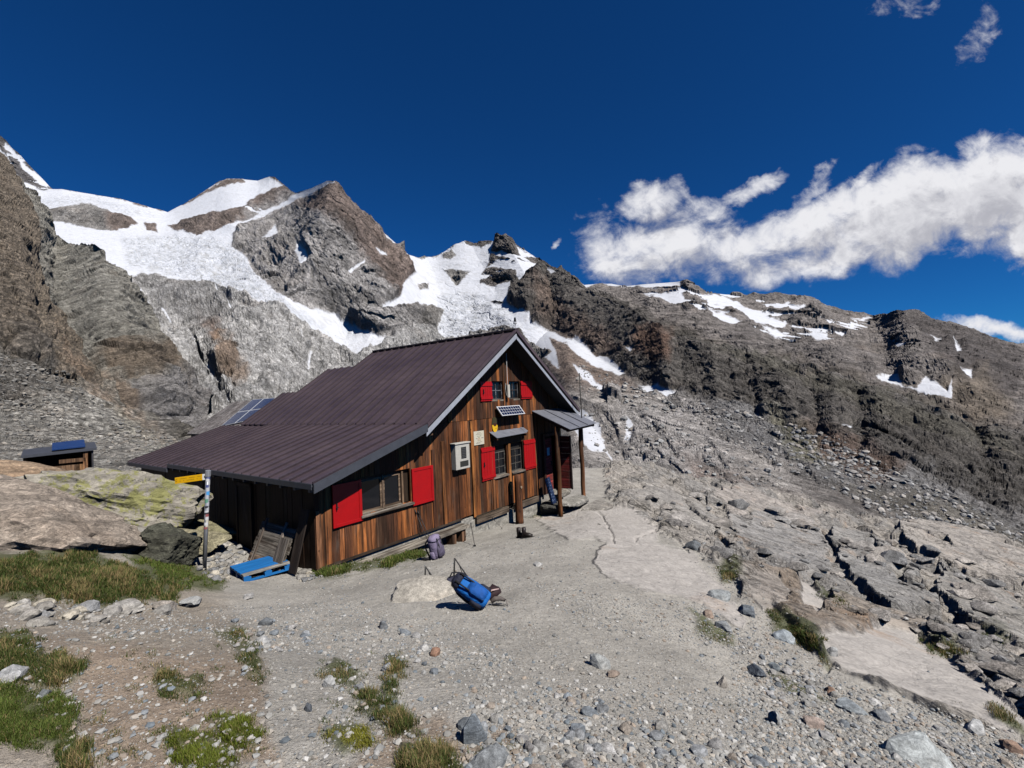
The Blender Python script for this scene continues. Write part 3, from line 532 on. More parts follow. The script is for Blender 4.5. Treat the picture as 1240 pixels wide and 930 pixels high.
def build_ground():
    na = int(1150*q_); az = np.radians(np.concatenate([np.linspace(-180, -58, 60)[:-1], np.linspace(-58, 58, na), np.linspace(58, 180, 60)[1:]]))
    na = len(az)
    th = np.linspace(math.radians(62), math.radians(7), int(760*q_)); r = 2.35/np.tan(th); r = np.concatenate([[.05, .4, .8, 1.1], r, [22, 26, 31, 37, 44, 55, 70, 90, 130]])
    r = r[np.argsort(r)]; lo = r[r <= 20]; far = np.geomspace(20, 75, int(260*q_)); r = np.concatenate([lo, far[1:], [90, 120, 200]])
    A, R_ = np.meshgrid(az, r); x = (np.sin(A)*R_).ravel(); y = (np.cos(A)*R_).ravel()
    z = gheight(x, y); P = np.stack([x, y, z], 1); px, py, w = proj(P); bad = (w < .3); px[bad] = -900; py[bad] = 2000
    wn = np.stack([fbm(P*2.2, 4, 60), fbm(P*2.2+9, 4, 61)], 1)
    col, rk, sl, g = ground_colour(px, py, P, wn)
    w_1, w_2 = wn[:, 0], wn[:, 1]; rr = np.hypot(x, y)
    dz = .05*fbm(P*.9, 4, 62)*np.clip(rr/4, .3, 1.5)+.014*fbm(P*7, 5, 63, .6)*(1-sl*.7)*(1-rk*.5)
    left = sstep(330, 200, px)*sstep(650, 720, py)
    dz += left*.07*fbm(P*1.6, 5, 64)+g*.03*(1+fbm(P*5, 4, 68))
    # ledges and fractured slabs on the rocky side
    dpt = np.clip(rr/14, .25, 3.0)
    Q = P@np.array([[.75,.35,.3],[-.3,.9,.1],[.55,-.35,1.9]]).T
    big = fbm(Q/3.6, 7, 65, .55, True, rr/F_*3/3.6); led = Q[:, 2]*.55+fbm(Q/5, 4, 66)*1.6; saw = led-np.floor(led); saw = np.where(saw < .8, saw/.8, (1-saw)/.2)
    sm = 1-sl*.93
    sm2 = np.clip(sm+.08, 0, 1); B = np.array([[.82,.55,0],[-.30,.95,0],[0,0,1.]]); Q2 = P@B.T
    bl = np.zeros(len(P)); mk = rk > 0
    for lb, ab in ((3.4, .55), (1.3, .28), (.5, .11)): bl[mk] += ab*blocks((Q2[mk]*np.array([.55, 1.3, 0]))/lb, 71, 2, .30)*np.clip(lb/(rr[mk]/F_*6)-.4, 0, 1)
    dz += rk*sm2*dpt*(.22*big+.24*(saw-.5)+.10*fbm(Q/.8, 6, 67, .6, True, rr/F_*3/.8))+rk*sm*bl*np.clip(rr/9, .35, 1.1)*.42
    wl = [fbm(P*.5+i*5, 3, 90+i) for i in (0, 1)]; gx, gy = px+w_1*2+wl[0]*9, py+w_2*2+wl[1]*9
    for poly, h, tn in PLATES:
        m = (px > min(q[0] for q in poly)-30) & (px < max(q[0] for q in poly)+30) & (py > min(q[1] for q in poly)-30) & (py < max(q[1] for q in poly)+30)
        w = sstep(-1.2, 1.2, poly_sd(gx[m], gy[m], poly)); dz[m] = dz[m]*(1-w*.72)+w*h*rr[m]/14; col[m] = col[m]*(1-w[:, None]*.65)+np.array(tn)*w[:, None]*.65
    for pts, wd, dp in CREV:
        m = (px > min(q[0] for q in pts)-30) & (px < max(q[0] for q in pts)+30); dz[m] -= dp*.5*rr[m]/14*np.clip(1.3*(1-line_d(gx[m], gy[m], pts)/wd), 0, 1)*np.clip(.75+1.2*wl[0][m], .1, 1.3)
    z2 = z+dz
    P = np.stack([x, y, z2], 1)
    o = grid_mesh('rocky_ground', P, na, len(r), m_ground, np.clip(col, .01, .8), {'rock': np.maximum(rk, sl), 'grass': g, 'slab': sl}, smooth=False)
    tag(o, kind='structure')
    return P, na, len(r)
def ground_material():
    t = NT('gravel_ground'); v = t.coord(); rk = t.attr('rock', 'Fac'); g = t.attr('grass', 'Fac')
    a = t.noise(v, 1.1, 8, .62); b = t.noise(v, 26, 8, .7); p1 = t.voro(v, 34, 'F1', 'Distance'); p1c = t.voro(v, 34, 'F1', 'Color'); p2 = t.voro(v, 95, 'F1', 'Distance'); p2c = t.voro(v, 95, 'F1', 'Color')
    sx = t.N('ShaderNodeSeparateColor'); t.l.new(p1c, sx.inputs[0]); sy = t.N('ShaderNodeSeparateColor'); t.l.new(p2c, sy.inputs[0])
    gr = t.ramp(sx.outputs[0], [(0, (.62,.64,.66)), (.35, (1.0,.99,.96)), (.7, (1.12,1.07,.98)), (1, (1.45,1.42,1.36))])
    gr2 = t.ramp(sy.outputs[0], [(0, (.55,.57,.6)), (.3, (.95,.94,.92)), (.75, (1.1,1.06,1.0)), (1, (1.5,1.46,1.4))])
    notrock = t.math('SUBTRACT', 1, rk)
    stone = t.map(p1, .30, .42, 1, 0); mask1 = t.math('MULTIPLY', t.math('MULTIPLY', stone, t.math('GREATER_THAN', sx.outputs[1], .45)), notrock)
    stone2 = t.math('MULTIPLY', t.map(p2, .32, .45, 1, 0), notrock)
    col = t.attr(); col = t.mix(1, col, t.map(a, .3, .7, .80, 1.2), 'MULTIPLY'); col = t.mix(1, col, t.map(b, .3, .7, .72, 1.28), 'MULTIPLY')
    col = t.mix(t.math('MULTIPLY', stone2, .55), col, t.mix(1, col, gr2, 'MULTIPLY'))
    col = t.mix(t.math('MULTIPLY', mask1, .8), col, t.mix(1, col, gr, 'MULTIPLY'))
    # rock: strata lines, cracks, lichen specks
    vs = t.coord((.7, .9, 1.9), (.25, -.62, 0)); c1 = t.noise(vs, .9, 11, .66, .7); c2 = t.noise(vs, 3.2, 9, .66, .8)
    l1 = t.map(t.math('ABSOLUTE', t.math('SUBTRACT', c1, .5)), 0, .012, 1, 0); l2 = t.map(t.math('ABSOLUTE', t.math('SUBTRACT', c2, .52)), 0, .02, 1, 0)
    ln = None
    rc = t.mix(1, col, t.map(c2, .3, .7, .76, 1.24), 'MULTIPLY'); rf = t.noise(v, 14, 8, .7); rc = t.mix(1, rc, t.map(rf, .34, .66, .75, 1.25), 'MULTIPLY')
    wn = t.N('ShaderNodeTexNoise'); t.l.new(vs, wn.inputs['Vector']); wn.inputs['Scale'].default_value = .9; wn.inputs['Detail'].default_value = 5
    va = t.N('ShaderNodeVectorMath', operation='MULTIPLY_ADD'); t.l.new(wn.outputs['Color'], va.inputs[0]); va.inputs[1].default_value = (1.6,)*3; t.l.new(vs, va.inputs[2])
    gate = t.map(t.noise(v, .5, 4, .6), .42, .58, 0, 1); kk = t.math('MAXIMUM', t.map(t.voro(va.outputs[0], .42, 'DISTANCE_TO_EDGE'), 0, .02, 1, 0), t.math('MULTIPLY', t.map(t.voro(va.outputs[0], 1.5, 'DISTANCE_TO_EDGE'), 0, .035, .8, 0), gate))
    sb_ = t.attr('slab', 'Fac'); ln = t.math('MULTIPLY', t.math('MAXIMUM', t.math('MULTIPLY', l1, .5), kk), t.math('MULTIPLY', rk, t.map(sb_, 0, 1, 1, .10))); rc = t.mix(t.math('MULTIPLY', sb_, .6), rc, t.mix(1, t.attr(), t.map(rf, .34, .66, .88, 1.12), 'MULTIPLY'))
    col = t.mix(rk, col, rc); col = t.mix(t.math('MULTIPLY', ln, .75), col, (.06,.055,.045))
    rust = t.noise(v, .55, 7, .65); col = t.mix(t.math('MULTIPLY', t.map(rust, .58, .7, 0, .55), rk), col, (.34,.21,.12))
    h = t.math('ADD', t.math('MULTIPLY', mask1, t.math('SUBTRACT', .5, p1)), t.math('MULTIPLY', stone2, .25)); h = t.math('ADD', h, t.math('MULTIPLY', b, .5))
    n = t.bump(h, .022, .9); hr = t.math('SUBTRACT', t.math('MULTIPLY', t.math('ADD', c2, t.math('MULTIPLY', c1, .8)), t.map(sb_, 0, 1, 1, .35)), t.math('MULTIPLY', ln, .25)); n = t.bump(t.math('MULTIPLY', hr, rk), .22, .9, n)
    return t.out(col, .9, n, 0, .2)
m_ground = ground_material()
gP, gnu, gnv = build_ground()
_st = 2; _g3 = gP.reshape(gnv, gnu, 3)[::1, ::1]; 
_sel = _g3[:, 58:-58:2]; _nv, _nu = _sel.shape[:2]; _V = _sel.reshape(-1, 3)
_u, _v = np.meshgrid(np.arange(_nu-1), np.arange(_nv-1)); _a = (_v*_nu+_u).ravel()
BVH = BVHTree.FromPolygons(_V.tolist(), np.stack([_a, _a+1, _a+_nu+1, _a+_nu], 1).tolist())
_camv = Vector(CAM)
def hit(px, py, maxd=120):
    d = Vector(rays(px, py)); L = d.length; r = BVH.ray_cast(_camv, d/L, maxd)
    return (np.array(r[0]), np.array(r[1])) if r[0] is not None else (None, None)
def drop(x, y):
    r = BVH.ray_cast(Vector((x, y, 60)), Vector((0, 0, -1)), 200)
    return np.array(r[0]) if r[0] is not None else np.array([x, y, float(gheight(x, y))])
# a wide sheet far below closes the valley out to the horizon
bs = MB(); bs.add([(-9000,-9000,-160),(9000,-9000,-160),(9000,9000,-160),(-9000,9000,-160)], [(0,1,2,3)], (.2,.19,.17)); tag(bs.build('valley_floor', plain('valley_rock', (.2,.19,.17), .9, scale=.05)), kind='structure')

# ------------------------------------------------------------------ stones
def ico(sub):
    import bmesh
    bm = bmesh.new(); bmesh.ops.create_icosphere(bm, subdivisions=sub, radius=1); bm.verts.ensure_lookup_table()
    V = np.array([v.co[:] for v in bm.verts]); Fc = np.array([[v.index for v in f.verts] for f in bm.faces]); bm.free(); return V, Fc
ICO = {k: ico(k) for k in (1, 2, 3, 4, 5)}
def rock_shape(sub, seed, facets=16, rough=.05, soft=.03, nscale=2.2):
    V, Fc = ICO[sub]; rg = np.random.default_rng(seed)
    N = rg.normal(size=(facets, 3)); N /= np.linalg.norm(N, axis=1, keepdims=True); dk = rg.uniform(.62, 1.0, facets)
    q = V@N.T; rad = np.where(q > .05, dk/np.maximum(q, .05), 9)
    rmin = -soft*np.log(np.exp(-rad/soft).sum(1)) if soft > 0 else rad.min(1)
    rmin = np.minimum(rmin, 1.3)
    P = V*rmin[:, None]
    P = P*(1+rough*fbm(P*nscale+seed, 5, seed, .6, True))[:, None]
    return P, Fc
def rotm(rx, ry, rz): return np.array((Matrix.Rotation(rz, 3, 'Z')@Matrix.Rotation(ry, 3, 'Y')@Matrix.Rotation(rx, 3, 'X')))
m_stone = rock_mat('stone', 9, .012, False, .5, .25)
m_boulder = rock_mat('boulder', 1.6, .11, False, 1.0, strata=(.3, .5, .2), st=(1, 1, 2.4))
def lichen_mat():
    t = NT('lichen_boulder'); v = t.coord(); vs = t.coord((1, 1, 2.4), (.3, .5, .2))
    a = t.noise(vs, 1.6, 10, .66, .4); b = t.noise(v, 9, 8, .7); l = t.noise(v, 5.5, 10, .75, .3); l2 = t.noise(v, 1.1, 4, .6)
    col = t.mix(1, t.attr(), t.map(a, .3, .7, .55, 1.4), 'MULTIPLY'); col = t.mix(1, col, t.map(b, .3, .7, .7, 1.3), 'MULTIPLY')
    m = t.map(t.math('ADD', l, t.math('MULTIPLY', t.math('SUBTRACT', l2, .5), .6)), .52, .58, 0, .8)
    col = t.mix(m, col, t.mix(b, (.19,.19,.07), (.33,.32,.08)))
    d = t.map(t.noise(v, 7, 8, .7), .58, .64, 0, .8); col = t.mix(d, col, (.04,.04,.035))
    return t.out(col, .9, t.bump(t.math('ADD', a, t.math('MULTIPLY', b, .25)), .1, .95), 0, .2)
m_lichen = lichen_mat()
def stone(name, c, size, rot, seed, col, mat, sub=4, label=None, cat='stone', group=None, **k):
    P, Fc = rock_shape(sub, seed, **k); M = rotm(*rot); V = (P*np.array(size)*.5)@M.T
    cc = np.tile(np.array(col, float), (len(V), 1))*(1+.1*fbm(V*3/max(size)+seed, 3, seed)[:, None])
    o = np_mesh(name, V, Fc, mat, cc, smooth=False); o.location = tuple(c)
    return tag(o, label, cat, group)
def bpx(label, px, py, d, size, rot, seed, col, mat=None, cat='boulder', name='boulder', sub=5, **k):
    return stone(name, at(px, py, d), size, rot, seed, col, mat or m_boulder, sub, label, cat, 'boulders beside the hut', **k)
bpx('large slanting boulder spotted with yellow lichen, left of the hut', 122, 614, 11.3, (3.9,2.5,1.7), (-.30,.30,.15), 3, (.33,.30,.25), m_lichen, rough=.24, facets=11, soft=.01, nscale=1.6)
bpx('pinkish brown smooth boulder at the left edge behind the tall grass', 38, 652, 8.9, (3.5,2.2,1.45), (-.22,.34,.1), 11, (.42,.35,.285), rough=.2, facets=12, soft=.01, nscale=1.6)
bpx('orange brown boulder slab in front of the small shed', -6, 586, 13.2, (3.3,2.2,1.0), (-.1,.16,.1), 7, (.42,.30,.20), facets=12, rough=.1, soft=.03)
bpx('dark angular block propping up the lichen boulder', 197, 662, 9.9, (1.6,1.1,1.05), (.2,.25,.5), 15, (.10,.10,.075), rough=.2, facets=9, soft=.01)
bpx('flat yellowish slab between the dark block and the signpost', 226, 658, 10.9, (1.5,1.0,.6), (.05,.22,.2), 19, (.38,.34,.22), rough=.12, soft=.01)
bpx('pale yellow slab lying under the hut side wall', 232, 641, 12.4, (2.4,.9,.35), (.05,.22,.25), 23, (.35,.32,.19), rough=.12, soft=.01)
p, _ = hit(520, 724)
stone('rock_hump', p+np.array([0, .25, -.13]), (1.55,1.1,.46), (.05,0,.1), 27, (.42,.385,.33), rock_mat('hump_rock', 3, .02, crack=.35, lo=.75, hi=1.25), 5, 'low rounded rock hump in the gravel beside the blue backpack', 'boulder', None, rough=.05, facets=26, soft=.06)
ST = [(570,884,28,44,(.17,.21,.25),'upright blue grey stone in the gravel at the bottom centre',(.1,.3,.2),.55),(596,921,46,26,(.24,.26,.27),'broad grey blue stone at the bottom edge below the upright one',(0,0,.3),.5),
 (728,803,24,15,(.36,.37,.35),'pale grey block standing alone on the gravel right of centre',(0,0,.5),.8),(741,816,14,7,(.33,.22,.14),'small brown stone touching the pale grey block',(0,0,0),.6),(525,789,12,13,(.42,.17,.06),'small rusty orange stone in front of the blue backpack',(0,0,0),.8),
 (917,812,18,16,(.13,.17,.22),'dark blue stone beside the path edge on the right',(0,0,0),.8),(939,808,13,9,(.20,.25,.28),'small blue grey stone right of the dark blue one',(0,0,0),.6),(876,827,14,12,(.42,.35,.27),'tan stone alone on the gravel left of the dark blue one',(0,0,0),.7),
 (1006,836,14,10,(.40,.19,.08),'orange stone among grey rubble near the big slab',(0,0,0),.8),(1032,857,30,12,(.28,.33,.36),'flat bluish stone below the orange stone near the big slab',(0,0,.2),.5),(1116,916,62,28,(.42,.46,.45),'largest pale bluish stone at the bottom right',(0,.1,-.3),.5),
 (1226,906,22,13,(.42,.22,.11),'orange brown stone at the right edge under the slab',(0,.2,0),.7),(398,827,14,12,(.42,.42,.40),'light grey round stone by the grass at lower left',(0,0,0),.8),(321,754,16,8,(.15,.17,.19),'dark blue grey stone on the path below the pallet',(0,0,0),.6),
 (464,757,12,10,(.18,.20,.22),'small dark stone left of the rusty one on the gravel',(0,0,0),.7),(490,766,11,9,(.22,.26,.30),'small slate blue stone between hump and rusty stone',(0,0,0),.7),(147,738,38,12,(.42,.38,.32),'long pale stone at the end of the grass bank',(0,.1,.2),.5),
 (229,728,28,11,(.40,.40,.37),'tilted light grey stone on the path under the signpost',(0,-.2,.2),.5),(196,734,26,14,(.38,.31,.24),'tan stone between the two pale ones by the grass bank',(0,0,0),.6),(315,776,18,12,(.46,.45,.43),'whitish stone in the rubble left of the path',(0,0,0),.8),
 (373,857,10,10,(.10,.12,.15),'dark stone on bare soil at lower left',(0,0,0),.8),(435,832,12,10,(.24,.25,.26),'grey stone touching the grass tuft at lower left',(0,0,0),.8),(12,817,30,15,(.44,.44,.43),'white streaked rock at the left edge in the grass',(0,.1,.2),.6),
 (50,841,14,11,(.14,.16,.16),'dark stone at the foot of the left grass cushion',(0,0,0),.8),(839,659,16,11,(.13,.15,.17),'dark stone on the rim of the gravel terrace',(0,0,0),.8),(873,722,22,10,(.30,.33,.33),'grey flat stone on the far edge of the gravel by the slab',(0,0,0),.6),
 (858,743,16,11,(.40,.25,.15),'brown stone in the cluster at the slab end',(0,0,0),.8),(877,757,18,12,(.27,.29,.30),'grey stone in the cluster at the slab end',(0,0,0),.8),(905,740,18,12,(.16,.2,.24),'blue grey stone right of the slab tip',(0,0,0),.7),(951,770,24,14,(.30,.36,.40),'light blue stone next to the grass on the right',(0,.2,.6),.6),
 (300,722,14,7,(.40,.38,.35),'small pale stone on the path by the pallet',(0,0,0),.7),(215,667,18,10,(.40,.38,.32),'light stone beside the signpost foot',(0,0,0),.6),(652,683,10,5,(.45,.43,.40),'small white stone near the blue backpack to its right',(0,0,0),.6),(1069,867,22,12,(.20,.22,.24),'grey stone in the rubble under the big slab',(0,0,0),.7),
 (600,870,14,10,(.30,.28,.25),'small greyish stone behind the upright blue one',(0,0,0),.7),(1184,883,22,14,(.46,.46,.45),'whitish stone at the lower edge of the big slab',(0,.2,.2),.6),(940,871,14,18,(.40,.40,.38),'upright pale stone in the rubble right of the path',(0,0,.2),.5),(985,876,20,12,(.44,.30,.22),'reddish tan stone in the rubble at the right',(0,0,0),.7),
 (1008,790,14,9,(.42,.42,.4),'pale stone on the edge of the large slab',(0,0,0),.7),(640,905,16,10,(.22,.2,.19),'small dark grey stone right of the bottom centre',(0,0,0),.7)]
for i, (px, py, w, h, col, lab, rot, fl) in enumerate(ST):
    p, nr = hit(px, py+h*.35)
    if p is None: continue
    gm = sum(col)/3; col = tuple(c*.55+gm*.45 for c in col)
    dep = (p-CAM)@FW; W = w/F_*dep; Hh = h/F_*dep*1.25
    sz = (W, W*.8, Hh) if h < w*1.2 else (W, W*.7, Hh)
    stone('stone', p+np.array([0, .12*W, sz[2]*.06]), tuple(q*1.15 for q in sz), (rot[0], rot[1], rot[2]+i), 100+i, col, m_stone, 3, lab, 'stone', 'single stones lying on the ground', soft=.015, rough=.10, nscale=1.6)
# loose gravel: thousands of small stones in one sheet of stuff
def scatter_stones(name, regions, count, smin, smax, mat, seed, colours, power=2.2, nvar=24, sub=1, bvh=None, pxs=None, reg_skip=True, maxd=60, flat=.62):
    rg = np.random.default_rng(seed); vs = []; fs = []; cs = []; base = 0
    shapes = [rock_shape(sub, 500+i, 9, .03, .02) for i in range(nvar)]
    cen = []
    for reg, wgt in regions:
        P = np.array(reg, float); x0, y0 = P.min(0); x1, y1 = P.max(0); n = int(count*wgt); xx = rg.uniform(x0, x1, n*3); yy = rg.uniform(y0, y1, n*3)
        ok = poly_sd(xx, yy, reg) > 0; cen += list(zip(xx[ok][:n], yy[ok][:n]))
    for px, py in cen:
        if bvh is None: p, nr = hit(px, py, maxd)
        else:
            dr = Vector(rays(px, py)); Lr = dr.length; r_ = bvh.ray_cast(_camv, dr/Lr, 3000); p, nr = (np.array(r_[0]), np.array(r_[1])) if r_[0] is not None else (None, None)
        if p is None or (bvh is None and nr[2] < .5): continue
        if reg_skip and any(poly_sd(np.array([px]), np.array([py]), q)[0] > -2 for q in SLAB) and rg.random() < .93: continue
        hl = (p-HUT0); s, t = hl@G_, hl@H_
        if -.1 < s < 11 and -.15 < t < 12: continue
        dep = (p-CAM)@FW
        s = smin*(smax/smin)**(rg.random()**power); s = max(s, 1.6*dep/F_)
        if pxs: s = dep/F_*pxs[0]*(pxs[1]/pxs[0])**(rg.random()**power)
        P, Fc = shapes[rg.integers(nvar)]
        M = rotm(*rg.uniform(-3, 3, 3)); q = (P@M.T)*np.array([1, 1, flat])*s*.5; q = q@rotm(0, 0, rg.uniform(0, 6)).T
        vs.append(q+p+np.array([0, 0, s*.14])); fs.append(Fc+base); base += len(P)
        c = np.array(colours[rg.integers(len(colours))])*rg.uniform(.75, 1.2); cs.append(np.tile(c, (len(P), 1)))
    o = np_mesh(name, np.concatenate(vs), np.concatenate(fs), mat, np.concatenate(cs)); return tag(o, None, None, None, 'stuff')
PC = [(.38,.365,.335),(.32,.315,.30),(.26,.275,.285),(.17,.195,.215),(.42,.405,.375),(.40,.36,.31),(.30,.29,.27),(.50,.485,.46),(.34,.28,.225),(.22,.22,.21),(.36,.345,.32),(.40,.38,.345)]
m_pebble = plain('pebble', (1,1,1), .85, var=.25, scale=30, useattr=True)
mid = scatter_stones('embedded_stones', [([(860,735),(900,745),(1000,830),(960,870),(900,810)], .25), ([(960,830),(1060,850),(1240,900),(1240,940),(1000,940)], .30), ([(560,860),(700,840),(900,880),(940,940),(560,940)], .18), ([(270,750),(360,745),(380,790),(300,800)], .12), ([(400,760),(560,770),(560,830),(420,820)], .08), ([(640,840),(700,830),(760,870),(700,900)], .06), ([(1000,690),(1240,760),(1240,800),(1050,770)], .06)], 460, .03, .105, m_stone, 78, [(.36,.35,.34),(.27,.28,.29),(.20,.22,.24),(.42,.41,.39),(.36,.31,.26),(.31,.30,.28)], 2.2, 24, 2)
tag(mid, 'mixed grey rubble half sunk in the gravel towards the slabs', 'stones')
pb = scatter_stones('gravel', [([(330,700),(700,640),(900,770),(1000,800),(1240,900),(1240,940),(330,940)], .42), ([(560,830),(800,830),(1000,860),(1240,910),(1240,940),(560,940)], .32), ([(880,770),(960,800),(1060,840),(1240,890),(1240,940),(900,940)], .34),
   ([(250,735),(420,730),(560,760),(640,800),(600,830),(500,800),(330,790),(250,775)], .16), ([(0,730),(220,738),(260,760),(330,800),(330,940),(100,940),(0,780)], .12), ([(640,700),(720,720),(860,730),(900,790),(700,760)], .07), ([(830,655),(880,690),(950,770),(1000,800),(900,790),(850,740)], .05),
   ([(720,620),(1240,680),(1240,860),(1000,770)], .04), ([(60,725),(200,730),(280,765),(150,775),(70,760)], .05)], 19000, .007, .050, m_pebble, 77, PC, 3.6)
tag(pb, 'loose grey gravel and small stones strewn over the terrace', 'gravel')
TC = [(.33,.32,.31),(.26,.255,.25),(.38,.36,.34),(.20,.20,.20),(.42,.39,.355),(.30,.27,.24),(.35,.345,.335)]
tl = scatter_stones('talus', [([(850,488),(950,515),(1100,572),(1240,645),(1240,680),(1120,640),(1000,590),(900,545),(840,510)], .42), ([(955,515),(1010,528),(1095,575),(1060,592),(990,562)], .08), ([(700,500),(840,520),(1000,610),(1180,680),(900,620),(740,590)], .22), ([(1000,590),(1240,650),(1240,690),(1100,640)], .14), ([(700,440),(800,480),(860,500),(780,500),(700,470)], .06)], 5200, 1, 2, m_pebble, 83, TC, 3.2, 24, 1, bvh=BV['rocky_ridge'], pxs=(1.4, 9), reg_skip=False, flat=.8)
tag(tl, 'grey blocks and scree strewn under the dark cliff band', 'scree')
tl2 = scatter_stones('talus', [([(0,480),(60,495),(130,520),(250,550),(250,590),(0,600)], .7), ([(0,430),(80,450),(130,500),(0,500)], .2), ([(120,500),(200,525),(240,545),(160,545)], .1)], 5200, 1, 2, m_pebble, 84, [(c[0]*.74, c[1]*.72, c[2]*.68) for c in TC], 3.6, 24, 1, bvh=BV['near_slope'], pxs=(1.2, 6), reg_skip=False, flat=.7)
tag(tl2, 'grey scree blocks covering the slope behind the small shed', 'scree')
sb2 = scatter_stones('broken_blocks', [([(735,600),(860,600),(1000,640),(1240,690),(1240,860),(1080,760),(960,700),(880,680)], 1)], 150, 1, 2, m_boulder, 85, [(.40,.37,.34),(.34,.325,.31),(.44,.40,.36),(.28,.275,.27)], 2.2, 24, 3, pxs=(6, 34), maxd=100, flat=.5)
tag(sb2, 'broken pale rock blocks lying between the polished slabs', 'rubble')
rb = scatter_stones('rubble', [([(255,660),(320,690),(300,700),(262,705),(240,690)], .5), ([(200,655),(260,650),(300,668),(270,690)], .3), ([(370,690),(400,700),(360,705)], .05), ([(0,732),(130,737),(230,745),(60,765)], .12), ([(640,600),(720,620),(760,640),(660,640)], .10)], 460, .04, .24, m_stone, 79, [(.38,.36,.33),(.30,.28,.25),(.42,.38,.31),(.25,.25,.25)], 1.6, 24, 2)
tag(rb, 'pale broken stones heaped along the shaded hut wall and grass bank', 'rubble')

# ------------------------------------------------------------------ grass
def grass(name, label, items, seed):
    rg = np.random.default_rng(seed); V = []; Fq = []; Cc = []; b = 0
    for poly, hgt, dens, tint in items:
        P = np.array(poly, float); x0, y0 = P.min(0); x1, y1 = P.max(0); area = abs(sum(P[i-1][0]*P[i][1]-P[i][0]*P[i-1][1] for i in range(len(P))))/2
        n = int(area*dens*1.25); xx = rg.uniform(x0-6, x1+6, n*4); yy = rg.uniform(y0-4, y1+4, n*4)
        sd = poly_sd(xx, yy, poly); q = np.stack([xx*.05, yy*.08, xx*0], 1); nz = fbm(q*1.6, 4, seed)*22; mx_ = min(12, max(sd.max(), 1)*.9); kp = sstep(-3, mx_, sd+nz*mx_/12); ok = rg.random(len(xx)) < kp*.9; xx, yy, kp = xx[ok][:n], yy[ok][:n], kp[ok][:n]
        clump = fbm(np.stack([xx*.04, yy*.07, xx*0+3], 1), 4, seed+3)
        for x, y, cl, ke in zip(xx, yy, clump, kp):
            p, nr = hit(x, y, 50)
            if p is None: continue
            dep = (p-CAM)@FW
            k = 3
            for _ in range(k):
                h = hgt*.72*rg.uniform(.45, 1.25)*(1+1.5*cl)*(.4+.6*ke); w = max(.0028, .62*dep/F_)*rg.uniform(.7, 1.3)
                a = rg.uniform(0, 2*PI); d = np.array([math.cos(a), math.sin(a), 0]); s = np.array([-d[1], d[0], 0])*w*.5
                o = p+np.array([rg.normal()*.02, rg.normal()*.02, -.008]); l = rg.uniform(.1, .75)*h
                m = o+d*l*.35+np.array([0, 0, h*.6]); tp = o+d*l+np.array([0, 0, h*.95])
                V += [o-s, o+s, m+s*.8, m-s*.8, tp+s*.15, tp-s*.15]; Fq += [(b, b+1, b+2, b+3), (b+3, b+2, b+4, b+5)]; b += 6
                g = [(.075,.105,.022),(.10,.135,.025),(.135,.165,.02),(.24,.235,.03)][tint]
                if rg.random() < (.22 if tint == 0 else .08) or (tint == 0 and cl > .25 and rg.random() < .5): g = (.27,.20,.09)
                g = np.array(g)*rg.uniform(.55, 1.3)*(1+.5*cl); Cc += [g*.75]*2+[g]*2+[g*1.15]*2
    o = np_mesh(name, np.array(V), np.array(Fq), m_grass, np.array(Cc)); return tag(o, label, 'grass', None, 'stuff')
t = NT('grass_blade'); m_grass = t.out(t.attr(), .6, None, 0, .2)
tl = t.n.new('ShaderNodeBsdfTranslucent'); mx = t.n.new('ShaderNodeMixShader'); mx.inputs[0].default_value = .3
t.l.new(t.attr(), tl.inputs[0]); t.l.new(t.b.outputs[0], mx.inputs[1]); t.l.new(tl.outputs[0], mx.inputs[2]); t.l.new(mx.outputs[0], t.n['Material Output'].inputs[0])
grass('grass_bank', 'tussocks and cushions of mountain grass in the gravel', GRASS, 9)
sp = []; rg_ = random.Random(4)
for i in range(90):
    x, y = (rg_.uniform(110, 330), rg_.uniform(770, 920)) if i < 55 else ((rg_.uniform(380, 480), rg_.uniform(790, 900)) if i < 75 else (rg_.uniform(850, 1230), rg_.uniform(690, 860)))
    r = rg_.uniform(2, 9); sp.append(([(x-r, y), (x, y-r*.6), (x+r, y), (x, y+r*.6)], .03, .8, rg_.choice([0, 0, 1])))
grass('grass_tufts', 'small scattered grass tufts on the bare soil', sp, 12)

# ------------------------------------------------------------------ mountain hut (local axes: x along the gable, y to the back, z up)
HR = math.atan2(G_[1], G_[0])
m_wood = wood('weathered_planks'); m_woodside = wood('shade_dark_planks', (.5,.5,.5)); m_beam = wood('beam', axis=0); m_beamz = wood('post_wood', axis=2)
m_red = plain('red_paint', (.40,.0015,.003), .5, var=.14, scale=6, spec=.35); m_redold = plain('faded_red_paint', (.42,.07,.05), .7, var=.25, scale=7)
m_redw = wood('red_boards', axis=0, tint=(1, 1, 1))
def roof_mat():
    t = NT('brown_metal_roof'); v = t.coord(); a = t.noise(v, .7, 6, .6); b = t.noise(t.coord((9, 1.2, 9)), 1, 6, .65); sp = t.noise(v, 30, 5, .7)
    c = t.mix(t.map(a, .35, .68, 0, 1), (.062,.043,.052), (.088,.062,.070)); c = t.mix(1, c, t.map(b, .3, .7, .8, 1.2), 'MULTIPLY'); c = t.mix(t.map(sp, .68, .75, 0, .35), c, (.2,.16,.15)); c = t.mix(1, c, t.attr(), 'MULTIPLY')
    return t.out(c, t.map(a, .3, .7, .42, .6), t.bump(t.noise(v, 1.6, 3, .5), .03, .6), 0, .4)
m_roof = roof_mat()
m_fasc = plain('pale_metal_trim', (.36,.38,.43), .5, var=.2, scale=5); m_fascd = plain('dark_metal_trim', (.06,.065,.08), .5, var=.2, scale=5); m_soff = plain('grey_soffit', (.10,.10,.105), .7, var=.2, scale=3, stretch=(1,.3,1))
